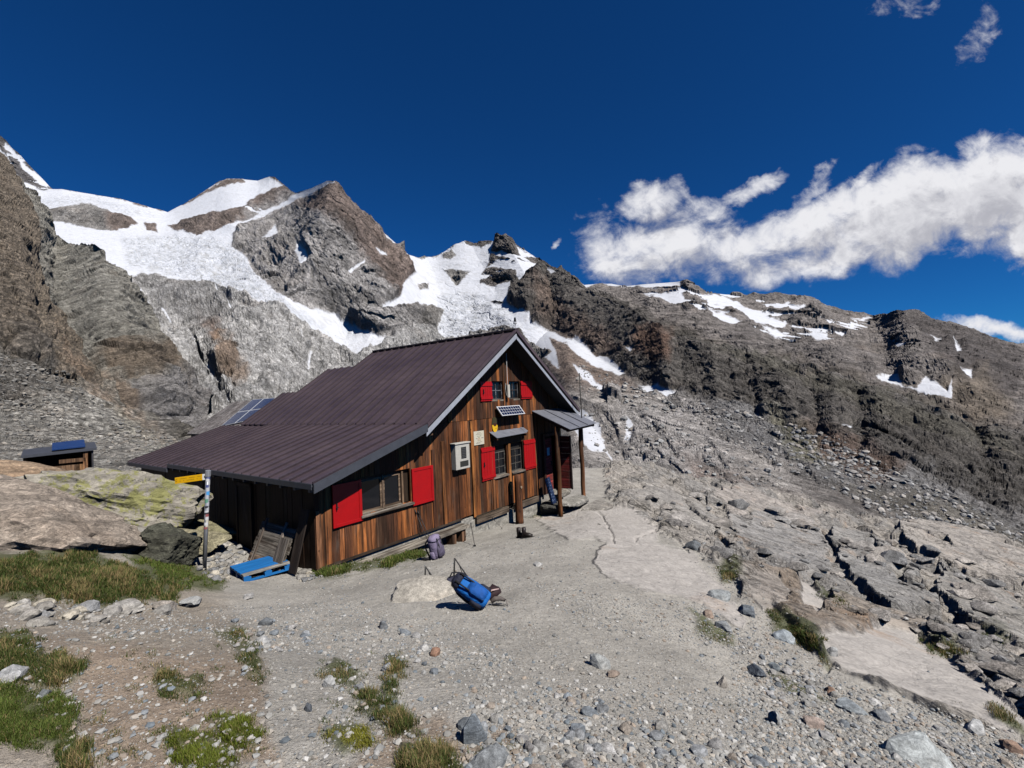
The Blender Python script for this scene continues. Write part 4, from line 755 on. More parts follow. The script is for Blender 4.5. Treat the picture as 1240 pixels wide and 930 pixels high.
m_conc = rock_mat('foundation_mortar', 2.2, .02, crack=.4); m_glass = plain('dark_glass', (.008,.009,.012), .08, var=.1, spec=.35); m_dark = plain('interior_shade_black', (.012,.010,.009), .9)  # m_dark is near-black, painting the shade inside the openings
m_white = plain('weathered_white_paint', (.50,.48,.43), .7, var=.2, scale=14); m_tin = plain('grey_sheet_metal', (.20,.205,.235), .5, var=.3, scale=5, metal=.2); m_metal = plain('galvanised', (.42,.43,.46), .4, .5, var=.2, scale=20)
m_cell = plain('solar_cell', (.008,.014,.05), .15, var=.3, scale=2, spec=.6); m_alu = plain('aluminium', (.7,.71,.73), .4, .3, var=.1); m_black = plain('black_plastic', (.012,.012,.014), .5, spec=.4)
m_yel = plain('signal_yellow', (.75,.40,.004), .45, var=.08); m_paint = plain('paint', (1,1,1), .5, var=.1, useattr=True); m_paper = plain('cream_board', (.62,.58,.46), .7, var=.08, scale=30)
m_frame = wood('window_wood', axis=0); m_rust = plain('rusty_iron', (.05,.03,.022), .8, var=.4, scale=20)
WC = [(.42,.145,.042),(.27,.09,.028),(.16,.056,.02),(.33,.12,.042),(.085,.032,.014),(.045,.02,.011),(.12,.046,.021),(.20,.075,.028),(.065,.029,.016),(.10,.052,.03)]
H = empty('mountain_hut', HUT0, HR, 'brown wooden mountain hut with a dark metal roof and red shutters', 'hut')
rg = random.Random(21)
def zroof(s): return 1.97+.31*(s+.32) if s < 2.97 else (2.99+.695*(s-2.97) if s < 7.16 else 5.905-.695*(s-7.16))
def cut(z0, z1, holes):
    seg = [(z0, z1)]
    for a, b in holes:
        n = []
        for p, q in seg:
            if b <= p or a >= q: n.append((p, q)); continue
            if a > p: n.append((p, a))
            if b < q: n.append((b, q))
        seg = n
    return seg
OPEN = [(1.22,2.77,.90,1.80),(6.44,7.14,.96,1.98),(7.36,8.10,.96,1.98),(6.44,7.12,3.54,4.18),(7.42,8.10,3.54,4.18),(9.5,10.48,-.3,1.98)]
def plankwall(s0, s1, zb, cols, opens=(), roof=zroof, tier=None, y0=0, th=.045, wr=(.10, .21), shade=1.0):
    m = MB(); s = s0
    marks = sorted(set([x for o in opens for x in o[:2] if s0 < x < s1]+[s1]+[x for x in (2.97, 7.16) if s0 < x < s1]))
    while s < s1-.01:
        w = rg.uniform(*wr); e = min(s+w, min([q for q in marks if q > s+.001])); mid = (s+e)/2
        hs = [(o[2], o[3]) for o in opens if o[0] <= mid <= o[1]]; zt = [roof(s)-.10, roof(e)-.10]; top = min(zt)
        lev = [(zb(mid) if callable(zb) else zb, top)]
        if tier and mid > tier[0]: a = lev[0][0]; lev = [(a, tier[1]-.006), (tier[1]+.006, top)]
        for (a, b) in lev:
            c = np.array(cols[rg.randrange(len(cols))])*rg.uniform(.8, 1.15)*shade; o = rg.uniform(-.012, .01)
            for p, q in cut(a, b, hs):
                last = abs(q-top) < 1e-6; zl, zr = (zt[0], zt[1]) if last else (q, q); yo = y0+o
                m.hexa([(s+.003, yo, p), (e-.003, yo, p), (e-.003, yo+th, p), (s+.003, yo+th, p)], [(s+.003, yo, zl), (e-.003, yo, zr), (e-.003, yo+th, zr), (s+.003, yo+th, zl)], c)
        s = e
    return m
plankwall(0, 10.9, lambda s: -.02 if s < 5.3 else (-.12 if s < 8.95 else -.2), WC, OPEN, tier=(3.0, 2.93)).build('front_wall', m_wood, H)
# cover battens and long timbers on the gable
m = MB()
for s, z0, z1, c in ((.07,-.03,1.25,(.30,.14,.07)),(4.02,-.02,2.4,(.30,.11,.035)),(5.33,-.12,2.9,(.42,.16,.045)),(3.62,-.02,2.2,(.1,.04,.02)),(6.32,-.1,2.0,(.25,.1,.04)),(8.93,-.15,2.9,(.2,.08,.03)),(7.25,.2,1.98,(.46,.19,.06))):
    MB().box((s-.06, -.045, z0), (s+.06, -.013, z1), c).build('wall_batten', m_wood, H)
# long uneven side wall, its shade darkened into the plank colours
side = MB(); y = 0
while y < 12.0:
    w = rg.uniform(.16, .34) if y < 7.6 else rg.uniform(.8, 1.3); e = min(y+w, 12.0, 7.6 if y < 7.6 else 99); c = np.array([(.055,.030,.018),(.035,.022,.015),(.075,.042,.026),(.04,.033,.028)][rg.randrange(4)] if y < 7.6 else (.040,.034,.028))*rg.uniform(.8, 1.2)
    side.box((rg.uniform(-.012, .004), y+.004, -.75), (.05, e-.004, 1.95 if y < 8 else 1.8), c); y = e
side.build('side_wall', wood('shade_dark_planks', (.5,.46,.44)), H)
m = MB(); m.box((-.05, 2.95, .0), (-.016, 3.75, 1.55), (.02,.014,.01)); m.box((-.07, 2.9, -.05), (-.02, 2.99, 1.65), (.05,.03,.02)); m.box((-.07, 3.72, -.05), (-.02, 3.81, 1.65), (.05,.03,.02)); m.box((-.07, 2.9, 1.56), (-.02, 3.8, 1.65), (.05,.03,.02)); m.build('side_door', m_wood, H)
core = MB()  # solid core added inside the walls to block light; its back forms the rear walls
core.prism([(.06,.45,-.9),(10.84,.45,-.9),(10.84,.45,3.1),(7.16,.45,5.7),(2.97,.45,2.8),(.06,.45,1.9)], (0, 6.6, 0), (.03,.02,.015))
core.prism([(.06,7.05,-1.0),(9.6,7.05,-1.0),(9.6,7.05,2.6),(6.2,7.05,5.0),(2.97,7.05,2.8),(.06,7.05,1.75)], (0, 2.1, 0), (.03,.02,.015))
core.prism([(.06,9.15,-1.0),(8,9.15,-1.0),(8,9.15,1.7),(4.75,9.15,4.0),(2.97,9.15,2.75),(.06,9.15,1.75)], (0, 1.3, 0), (.03,.02,.015)); core.box((.06,10.45,-1),(2.9,11.95,1.74),(.03,.02,.015))
core.build('rear_wall_light_block', m_woodside, H)
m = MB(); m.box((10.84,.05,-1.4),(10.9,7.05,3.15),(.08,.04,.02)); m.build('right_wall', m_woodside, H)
# foundation and sill
m = MB(); m.prism([(.15,.02,-.9),(8.9,.02,-1.6),(8.9,.02,-.36),(5.4,.02,-.30),(5.4,.02,-.10),(.15,.02,-.04)], (0,.4,0), (.34,.32,.28)); m.box((9.0,.1,-1.5),(10.9,.5,-.22),(.3,.28,.25)); m.build('foundation', m_conc, H)
m = MB(); m.box((0,-.05,-.07),(4.72,.03,-.015),(.05,.035,.025)); m.box((5.35,-.08,-.34),(7.03,.02,-.14),(.14,.105,.075)); m.box((7.4,-.07,-.36),(8.93,.02,-.16),(.13,.10,.075)); m.box((5.35,-.05,-.135),(6.7,.0,-.10),(.04,.03,.02)); m.build('sill_beam', m_beam, H)
# roof: slabs of sheet metal with standing seams
def slope(name, s0, z0, s1, z1, t0, t1, step=.47, flip=False):
    m = MB(); nrm = np.array([-(z1-z0), 0, s1-s0]); nrm = nrm/np.linalg.norm(nrm)*(1 if s1 > s0 else -1); th = .07
    b = [(s0,t0,z0),(s1,t0,z1),(s1,t1,z1),(s0,t1,z0)]; b = [np.array(q) for q in b]
    m.hexa([q-nrm*th for q in b], b, (1,1,1))
    n = max(1, int(round((t1-t0)/step)))
    for i in range(n+1):
        t = t0+(t1-t0)*i/n; t = min(max(t, t0+.02), t1-.02)
        p, q = np.array((s0, t, z0)), np.array((s1, t, z1)); m.bar(p+nrm*.022, q+nrm*.022, .034, .044, nrm, (.62,.60,.61))
    return m.build(name, m_roof, H)
slope('roof_panel', 2.94, 2.985, 7.16, 5.9, -.62, 7.2); slope('roof_panel', 2.94, 2.985, 6.21, 5.24, 7.2, 9.3); slope('roof_panel', 2.94, 2.985, 4.76, 4.24, 9.3, 10.55)
slope('roof_panel', 11.37, 2.98, 7.16, 5.9, -.62, 7.2); slope('roof_panel', 9.6, 2.95, 6.21, 5.24, 7.2, 9.3); slope('roof_panel', 8, 1.98, 4.76, 4.24, 9.3, 10.55)
slope('skirt_roof', -.34, 1.965, 2.97, 2.99, -.60, 8.0, .47); slope('skirt_roof', -.36, 1.83, 2.97, 2.93, 8.0, 12.15, .47)
def rake(name, pts, h, w, mat, t=-.645, drop=.0):
    m = MB()
    for (s0, z0), (s1, z1) in zip(pts[:-1], pts[1:]): m.hexa([(s0,t,z0-h-drop),(s1,t,z1-h-drop),(s1,t+w,z1-h-drop),(s0,t+w,z0-h-drop)], [(s0,t,z0-drop),(s1,t,z1-drop),(s1,t+w,z1-drop),(s0,t+w,z0-drop)])
    return m.build(name, mat, H)
rake('gable_trim', [(2.85,2.86),(7.16,5.82)], .15, .03, m_fasc, drop=.05); rake('gable_trim', [(7.16,5.82),(11.3,2.96)], .13, .03, m_fasc, drop=.12)
rake('roof_edge', [(2.9,3.0),(7.155,5.95)], .09, .05, m_roof, -.66); rake('roof_edge', [(7.165,5.95),(11.4,3.0)], .14, .05, m_roof, -.66)
rake('roof_edge', [(-.36,1.97),(2.9,2.985)], .20, .04, m_fascd, -.65)
m = MB(); m.hexa([(7.16,-.60,5.66),(11.28,-.60,2.80),(11.28,-.004,2.80),(7.16,-.004,5.66)], [(7.16,-.60,5.80),(11.28,-.60,2.93),(11.28,-.004,2.93),(7.16,-.004,5.80)]); m.hexa([(3.0,-.60,2.80),(7.16,-.60,5.68),(7.16,-.004,5.68),(3.0,-.004,2.80)], [(3.0,-.60,2.92),(7.16,-.60,5.80),(7.16,-.004,5.80),(3.0,-.004,2.92)]); m.build('soffit', m_soff, H)
m = MB(); m.bar((7.16,-.66,5.93),(7.16,7.22,5.93),.22,.04,(0,0,1)); m.build('ridge_cap', m_roof, H)
m = MB(); m.bar((-.34,-.55,1.90),(-.34,8.0,1.90),.05,.12); m.bar((-.36,8.0,1.76),(-.36,12.15,1.76),.05,.12)
for y in np.arange(-.4, 8, .62): m.box((-.31, y, 1.76), (.0, y+.08, 1.88))
m.build('eaves_board', m_fascd, H)
m = MB()
for s, z in ((.34,2.00),(3.12,2.73),(11.0,2.78)): MB().box((s-.09,-.5,z-.07),(s+.09,0,z+.05),(.20,.18,.15) if s < 1 else (.12,.07,.04)).build('purlin', m_beam, H)
m = MB(); m.tube([(7.16,-.60,5.95),(7.16,-.60,6.22)], .014, 6, (.5,.5,.5)); m.tube([(7.16,-.60,6.20),(7.16,-.60,6.34)], [.05,.03], 8, (.02,.02,.02)); m.tube([(7.16,-.60,6.13),(7.16,-.60,6.16)], .07, 8, (.7,.7,.7)); m.build('weather_sensor', m_paint, H)
m = MB(); m.tube([(7.27,-.07,3.95),(7.27,-.07,5.15)], .016, 8, (.45,.45,.45)); m.tube([(7.27,-.09,3.6),(7.27,-.09,4.05)], .06, 10, (.62,.58,.5)); m.tube([(7.16,-.08,4.1),(7.12,-.08,3.9),(7.17,-.08,3.7),(7.24,-.08,3.62)], .008, 6, (.6,.6,.55)); m.build('antenna', m_paint, H)
# windows
def window(s0, s1, z0, z1, nx, nz, fc=(.15,.11,.08), depth=.09, fw=.045):
    w = MB(); y = depth
    w.box((s0,.0,z0-.06),(s1,y+.05,z0-.001),(.22,.19,.15)); 
    w.box((s0-.0,y,z0),(s0+fw,y+.05,z1),fc); w.box((s1-fw,y,z0),(s1,y+.05,z1),fc); w.box((s0+fw,y,z0),(s1-fw,y+.05,z0+fw),fc); w.box((s0+fw,y,z1-fw),(s1-fw,y+.05,z1),fc)
    for i in range(1, nx): x = s0+(s1-s0)*i/nx; w.box((x-.02,y+.004,z0+fw),(x+.02,y+.045,z1-fw),fc)
    for i in range(1, nz): z = z0+(z1-z0)*i/nz; w.box((s0+fw,y+.008,z-.013),(s1-fw,y+.04,z+.013),fc)
    o = w.build('window', m_frame, H)
    MB().box((s0+.01,y+.022,z0+.01),(s1-.01,y+.028,z1-.01)).build('pane', m_glass, o)
    MB().box((s0,y+.06,z0-.02),(s1,y+.30,z1)).build('inner_shade_box', m_dark, o)  # near-black box paints the unlit room behind the pane
    return o
for a, b in ((1.24,1.90),(1.94,2.50)): window(a, b, .91, 1.72, 1, 1, (.20,.14,.095), .09, .05)
MB().box((2.50,.10,.90),(2.77,.2,1.78),(.03,.02,.012)).box((1.9,.06,.88),(1.94,.16,1.75),(.24,.17,.12)).box((2.52,.04,.9),(2.57,.16,1.75),(.2,.13,.08)).box((1.22,.1,1.72),(2.52,.2,1.82),(.05,.03,.02)).build('window_post', m_beamz, H)
MB().box((1.16,-.10,.83),(2.82,.08,.885),(.30,.27,.23)).build('window_sill', m_beam, H)
window(6.44,7.12,.97,1.76,2,3,(.10,.095,.085),.08,.035); window(7.38,8.10,.97,1.76,2,3,(.10,.095,.085),.08,.035)
MB().box((6.44,.09,1.76),(7.12,.2,1.99)).box((7.38,.09,1.76),(8.1,.2,1.99)).build('lintel_shade_box', m_dark, H)  # near-black boxes paint the shade of the recess above the sashes
MB().box((6.3,-.07,.90),(7.16,.06,.95),(.22,.19,.16)).box((7.36,-.07,.90),(8.14,.06,.95),(.22,.19,.16)).build('window_sill', m_beam, H)
window(6.44,7.12,3.55,4.17,2,2,(.16,.17,.19),.08,.035); window(7.42,8.08,3.55,4.17,2,2,(.16,.17,.19),.08,.035)
# shutters
def shutter(s0, s1, z0, z1, style, name='shutter', ang=0, hs=None):
    w = MB()
    if style == 'panel':
        w.box((0,-.038,z0),(s1-s0,-.006,z1)); f = .075
        for q in (((0,-.052,z0),(f,-.0385,z1)),((s1-s0-f,-.052,z0),(s1-s0,-.0385,z1)),((f,-.052,z0),(s1-s0-f,-.0385,z0+f)),((f,-.052,z1-f),(s1-s0-f,-.0385,z1))): w.box(*q)
    else:
        n = 5; L = s1-s0
        for i in range(n): w.box((L*i/n+.003,-.034,z0+.0),(L*(i+1)/n-.003,-.006,z1))
        for z in (z0+.06, z1-.15): w.box((0,-.056,z),(L,-.0345,z+.085))
    o = w.build(name, m_red, H, bevel=.004); o.location = (s0, -.012, 0); o.rotation_euler = (0, 0, ang)
    h = MB()
    if hs is not None:
        x = hs*(s1-s0); h.box((x-.012,-.075,(z0+z1)/2-.09),(x+.012,-.053,(z0+z1)/2+.07)); h.box((x-.03,-.085,(z0+z1)/2-.04),(x+.03,-.07,(z0+z1)/2-.02)); h.build('shutter_latch', m_black, o)
    return o
shutter(.42,1.20,.77,1.76,'panel',ang=0,hs=.12); shutter(2.80,3.58,.77,1.77,'panel'); shutter(5.73,6.42,.92,2.0,'plank',hs=.15); shutter(8.13,8.87,.91,2.0,'plank'); shutter(5.83,6.43,3.51,4.16,'plank',hs=.2); shutter(8.11,8.83,3.52,4.18,'plank')
# canopy above the middle window, little solar panel, instrument box, notice, badge
m = MB(); m.hexa([(6.26,-.30,2.27),(8.0,-.30,2.30),(8.02,.0,2.47),(6.22,.0,2.47)], [(6.26,-.30,2.285),(8.0,-.30,2.315),(8.02,.0,2.485),(6.22,.0,2.485)]); m.hexa([(7.9,-.30,2.31),(8.2,-.22,2.34),(8.22,.0,2.47),(8.0,0,2.49)], [(7.9,-.30,2.32),(8.2,-.22,2.35),(8.22,.0,2.48),(8.0,0,2.5)]); m.build('window_canopy', m_tin, H)
MB().box((6.3,-.27,2.2),(6.36,.0,2.27),(.06,.03,.02)).box((7.98,-.27,2.2),(8.04,0,2.27),(.06,.03,.02)).box((6.36,-.04,2.0),(7.98,-.013,2.26),(.04,.025,.015)).build('canopy_bracket', m_wood, H)
sp = empty('solar_panel', (6.58,-.05,3.29)); sp.parent = H; sp.rotation_euler = (math.radians(-38), 0, 0)
MB().box((0,-.03,-.40),(1.34,-.0,0)).build('panel_frame', m_alu, sp)
m = MB()
for i in range(9):
    for j in range(3): m.box((.05+i*.139,-.036,-.37+j*.117),(.05+i*.139+.118,-.0305,-.37+j*.117+.10))
m.build('panel_cell', m_cell, sp)
ib = MB().box((4.38,-.20,1.50),(5.00,-.012,2.26)).box((4.34,-.23,2.26),(5.04,-.012,2.30)).build('instrument_box', m_white, H, bevel=.008)
m = MB().box((4.62,-.212,1.82),(4.84,-.201,2.16),(.03,.03,.03)).box((4.56,-.212,1.58),(4.92,-.201,1.74),(.035,.035,.03))
for k in range(6): m.box((4.64,-.217,1.85+k*.05),(4.82,-.2125,1.865+k*.05),(.10,.10,.10))
m.build('gauge', m_paint, ib)
nb = MB().box((5.42,-.03,2.12),(5.92,-.014,2.56)).build('notice_board', m_paper, H)
m = MB()
for k, (z, a, b, c) in enumerate([(2.50,.16,.34,(.25,.22,.15)),(2.455,.1,.40,(.35,.33,.25)),(2.40,.16,.36,(.25,.30,.20)),(2.355,.2,.30,(.3,.3,.15)),(2.33,.10,.14,(.12,.12,.15)),(2.33,.36,.46,(.15,.15,.18)),(2.31,.17,.31,(.5,.25,.1)),(2.265,.18,.32,(.4,.3,.12)),(2.21,.14,.38,(.35,.33,.25)),(2.175,.10,.30,(.25,.22,.18))]):
    x = 5.42+a
    while x < 5.42+b: w = rg.uniform(.012, .035); m.box((x,-.0335,z-.009),(x+w,-.0302,z+.009),c); x += w+.012
m.build('notice_text', m_paint, nb)
# round badge: yellow lower half, dark relief above
m = MB(); cx, cz, R0 = 6.50, 2.70, .19
m.prism([(cx+.62*R0*math.cos(a)*1.25, -.045, cz+R0*1.35*math.sin(a)) for a in np.linspace(PI, 2*PI, 17)], (0,.03,0), (.80,.48,.02)); m.prism([(cx+.62*R0*math.cos(a)*1.25, -.043, cz+R0*1.35*math.sin(a)+.002) for a in np.linspace(0, PI, 17)], (0,.028,0), (.05,.045,.02))
m.prism([(cx+.10*math.cos(a), -.05, cz+.05+.10*math.sin(a)) for a in np.linspace(PI, 2*PI, 9)], (0,.006,0), (.06,.02,.01)); m.box((cx+.03,-.052,cz-.14),(cx+.06,-.0455,cz-.11),(.12,.06,.01)); m.build('club_badge', m_paint, H)
# entrance
def redleaf(w, z0, z1, paper=False):
    m = MB(); n = 9
    for i in range(n): za = z0+(z1-z0)*i/n; m.box((0,-.02,za+.004),(w,.02,za+(z1-z0)/n-.004),np.array((.30,.045,.04))*rg.uniform(.75,1.25))
    return m
a_ = redleaf(.52, -.12, 1.92).build('door_leaf', m_redw, H); a_.location = (9.52,-.02,0)
MB().box((.16,-.028,1.25),(.34,-.0205,1.55),(.55,.62,.72)).build('door_notice', m_paint, a_); MB().box((.42,-.06,.85),(.46,-.0205,1.0),(.03,.03,.03)).build('door_handle', m_paint, a_)
b_ = redleaf(.60, -.15, 1.95).build('door_leaf', m_redw, H); b_.location = (10.46,-.03,0); b_.rotation_euler = (0, 0, math.radians(-86)); MB().box((.58,-.03,-.17),(.63,.03,1.97),(.03,.02,.02)).build('leaf_edge', m_paint, b_)
MB().box((9.38,-.09,-.2),(9.5,.04,2.12),(.07,.03,.02)).box((10.48,-.05,-.2),(10.60,.04,2.12),(.07,.03,.02)).box((9.5,-.09,2.0),(10.48,.04,2.12),(.07,.03,.02)).build('door_frame', m_wood, H)
MB().box((10.0,.3,-.2),(10.5,.34,2.0)).build('doorway_shade_panel', m_dark, H)  # near-black panel paints the shade in the open doorway
pr = MB(); pz = lambda o: 3.06-.43*o
pr.hexa([(8.80,-1.62,pz(1.62)-.02),(10.9,-1.62,pz(1.62)+.06),(11.3,-.0,pz(0)-.02),(8.80,-.0,pz(0)-.02)], [(8.80,-1.62,pz(1.62)),(10.9,-1.62,pz(1.62)+.08),(11.3,-.0,pz(0)),(8.80,-.0,pz(0))])
po = pr.build('porch_roof', m_tin, H); m = MB()
for f in (.33, .66): m.bar((8.8+2.1*f,-1.62,pz(1.62)+.02+.07*f),(8.8+2.5*f,0,pz(0)+.012),.03,.02)
m.build('roof_seam', m_tin, po)
m = MB(); m.bar((8.82,-1.5,pz(1.5)-.09),(10.88,-1.5,pz(1.5)-.03),.09,.11,col=(.06,.035,.02)); m.bar((8.86,-1.55,pz(1.55)-.08),(8.86,-.01,pz(0)-.1),.07,.10,col=(.05,.03,.02)); m.bar((10.8,-1.55,pz(1.55)-.04),(11.0,-.01,pz(0)-.1),.07,.10,col=(.05,.03,.02)); m.bar((9.8,-1.55,pz(1.55)-.07),(9.9,-.01,pz(0)-.1),.07,.08,col=(.05,.03,.02)); m.build('porch_beam', m_beam, H)
for s, zb, zt, c in ((8.90,-1.0,pz(1.0)-.1,(.20,.08,.03)),(10.72,-.85,pz(1.0)-.04,(.17,.07,.03))):
    m = MB(); zz = np.linspace(zb, zt, 9); m.tube([(s+.012*math.sin(z*3), -1.0+.01*math.cos(z*4), z) for z in zz], [.085+.006*math.sin(z*7) for z in zz], 12, c); m.build('porch_post', m_beamz, H, smooth=True)
MB().tube([(10.80,-1.05,1.5),(10.78,-1.05,4.45)], .022, 8, (.03,.025,.02)).build('flag_pole', m_paint, H, smooth=True)
def put(loc, rot=0): return tuple(hut(*loc)), HR+rot

def tag_at(o, s, t, z, rot=0):
    o.location = tuple(hut(s, t, z)); o.rotation_euler = (0, 0, HR+rot); return o
# log post in front of the wall
m = MB(); zz = np.linspace(0, 1.75, 8); m.tube([(0,0,z) for z in zz], [.145,.14,.135,.13,.13,.13,.128,.12], 14, (.17,.065,.028)); lp = m.build('log_post', m_beamz, None, smooth=True); tag_at(lp, 7.2,-.38,-.82); tag(lp, 'short thick log standing upright against the front wall', 'log')
MB().tube([(0,-.13,1.33),(0,-.15,1.33)], .045, 10, (.30,.22,.15)).build('knot', m_paint, lp)
# bench along the wall
be = empty('wall_bench', hut(0,0,0), HR, 'long low plank bench running along the front wall', 'bench')
m = MB(); m.hexa([(.9,-.42,-.22),(4.62,-.46,-.20),(4.62,-.09,-.20),(.9,-.09,-.22)], [(.9,-.42,-.15),(4.62,-.46,-.13),(4.62,-.09,-.13),(.9,-.09,-.15)], (.27,.24,.20)); m.build('bench_seat', m_beam, be)
for x in (3.9, 4.3): MB().box((x,-.40,-.75),(x+.16,-.14,-.201),(.22,.12,.07)).build('bench_leg', m_beamz, be)
MB().box((1.1,-.36,-.6),(1.4,-.14,-.221),(.3,.3,.28)).build('bench_leg', m_conc, be)
# steps
for i, (c, sz, lab, col, sd) in enumerate([((10.0,-.42,-.24),(1.25,.62,.20),'top stone step right under the red door',(.36,.33,.28),301),((9.95,-.95,-.50),(1.5,.75,.26),'middle stone step between the two porch posts',(.38,.36,.32),302),((9.15,-.62,-.62),(.75,.9,.42),'dark square stone block beneath the chalkboard',(.12,.115,.10),303),
   ((10.2,-1.75,-.72),(1.7,.95,.26),'broad lowest stone step jutting out past the porch',(.38,.35,.31),304),((11.2,-2.3,-.85),(1.6,.9,.2),'flat paving slab to the right of the lowest step',(.37,.35,.32),305)]):
    o = stone('stone_step', hut(*c), sz, (0,0,0), sd, col, m_boulder, 4, lab, 'step', 'stone steps to the porch', facets=9, rough=.04, soft=.05); o.rotation_euler = (0, 0, HR)
    me = o.data
    for v in me.vertices: v.co.z = max(min(v.co.z*1.6, sz[2]*.42), -sz[2]*.6)
# chalkboard
cb = empty('chalkboard', hut(9.12,-.62,-.44), HR, 'dark blue chalkboard with pale lettering leaning by the porch', 'chalkboard'); cb.rotation_euler = (math.radians(-14), math.radians(-3), HR)
MB().box((-.17,0,0),(.17,.03,.98),(.012,.022,.06)).build('board', m_paint, cb); m = MB()
for k in range(8):
    z = .90-.11*k; m.box((-.13,-.005,z-.03),(-.115,-.0005,z+.03),(.3,.38,.55)); m.box((-.115,-.005,z+.02),(-.03,-.0005,z+.034),(.3,.38,.55)); 
    if k % 2: m.box((-.115,-.005,z-.03),(-.04,-.0005,z-.018),(.3,.38,.55)); m.box((-.045,-.005,z-.02),(-.03,-.0005,z+.02),(.3,.38,.55))
    else: m.box((-.115,-.005,z-.006),(-.05,-.0005,z+.006),(.3,.38,.55))
    m.box((.03,-.005,z-.01),(.03+.09*rg.random()+.03,-.0005,z+.005),(.14,.2,.32))
m.build('lettering', m_paint, cb)
# boots
for dx, nm in ((0,'left'), (.14,'right')):
    m = MB(); m.tube([(0,-.12,.03),(0,-.04,.06),(0,.06,.07)], [.045,.05,.05], 10, (.02,.015,.012)); m.tube([(0,.06,.04),(0,.07,.14),(0,.07,.22)], [.055,.05,.052], 10, (.018,.012,.012)); bo = m.build('hiking_boot', m_paint, None, smooth=True)
    p, _ = hit(632+dx*45, 651); bo.location = tuple(p); bo.rotation_euler = (0, 0, HR+.4); bo.scale = (1.15,1.15,1.15); tag(bo, 'dark hiking boot in front of the log post, the %s one of the pair' % nm, 'boot', 'pair of boots on the gravel')
    mm = MB(); mm.box((-.05,-.17,-.0),(.05,.12,.025),(.01,.01,.01)); mm.build('sole', m_paint, bo)
# pallet
def onz(px, py, z):
    v = rays(px, py); zz = HUT0[2]+z; k = (zz-CAMZ)/v[2]; return CAM+v*k
_pz = hit(300,702)[0][2]-HUT0[2]+.15
pa = [onz(272,687,_pz), onz(295,697.5,_pz), onz(353,681,_pz), onz(328,673,_pz)]
ox, oy = pa[2]-pa[1], pa[0]-pa[1]; ang = math.atan2(ox[1], ox[0]); Lx = np.linalg.norm(ox); Ly = np.linalg.norm(oy)
PL = empty('blue_pallet', pa[1]-np.array([0,0,.15]), ang, 'blue wooden pallet lying on the ground near the hut corner', 'pallet')
Ly = .8*Lx/1.2 if Ly < .4 else Ly
m_blue = plain('blue_paint', (.015,.15,.42), .55, var=.3, scale=5, stretch=(.4,3,3), useattr=False)
for k in range(5):
    y0 = Ly*k/5+.012; m = MB().box((0,y0,.128),(Lx,y0+Ly/5-.03,.15)); m.build('deck_board', m_beam if k == 0 else m_blue, PL)
    if k == 0: 
        ca = m.c
for o in PL.children:
    if o.data.materials[0] == m_beam:
        a = o.data.color_attributes['Col']; a.data.foreach_set('color', [.42,.40,.36,1]*len(o.data.vertices))
for x in (0, .5, 1):
    MB().box((x*(Lx-.1),.005,.102),(x*(Lx-.1)+.1,Ly-.005,.127)).build('stringer', m_blue, PL)
    for y in (0, .5, 1): MB().box((x*(Lx-.145)+.002,y*(Ly-.1)+.002,.022),(x*(Lx-.145)+.143,y*(Ly-.1)+.098,.101)).build('block', m_blue, PL)
for y in (0, .5, 1): MB().box((.004,y*(Ly-.1),.0),(Lx-.004,y*(Ly-.1)+.1,.021)).build('bottom_board', m_blue, PL)
# leaning panels at the corner
lb = empty('plank_panel', hut(-.52,.48,-.02), HR, 'weathered grey plank hatch leaning on the dark side wall', 'panel'); lb.rotation_euler = (0, math.radians(25), HR)
lb.rotation_euler = (Matrix.Rotation(HR, 3, 'Z')@Matrix.Rotation(math.radians(24), 3, 'Y')).to_euler()
m = MB()
for k in range(5): m.box((-.02,0.05*(k%2),k*.185),(.01,1.62-.04*(k%2),k*.185+.178),np.array((.21,.185,.155))*rg.uniform(.8,1.2) if k else (.26,.19,.14))
m.build('panel_board', wood('panel_wood', axis=1), lb)
for y in (.42, 1.35): MB().box((-.055,y,-.03),(-.021,y+.07,1.02),(.30,.25,.21)).build('panel_batten', m_beamz, lb)
lb2 = MB().box((-.02,0,0),(.015,.36,.72),(.24,.21,.18)).build('loose_board', m_beamz); lb2.location = tuple(hut(-.62,.42,.0)); lb2.rotation_euler = (Matrix.Rotation(HR, 3, 'Z')@Matrix.Rotation(math.radians(20), 3, 'Y')).to_euler(); tag(lb2, 'short grey board leaning in front of the plank hatch', 'board')
lb3 = MB().box((-.02,0,0),(.015,.30,1.35),(.04,.03,.025)).build('loose_board', m_beamz); lb3.location = tuple(hut(-.45,.03,.0)); lb3.rotation_euler = (Matrix.Rotation(HR, 3, 'Z')@Matrix.Rotation(math.radians(15), 3, 'Y')).to_euler(); tag(lb3, 'tall dark board leaning at the front corner of the hut', 'board')
p0, _ = hit(310,667); p1, _ = hit(342,676)
m = MB(); m.bar((0,0,.05), tuple(p1-p0+np.array([0,0,.05])), .12,.07,col=(.42,.36,.29)); tb = m.build('timber', m_beam); tb.location = tuple(p0); tag(tb, 'pale squared timber lying on the rubble behind the pallet', 'timber')
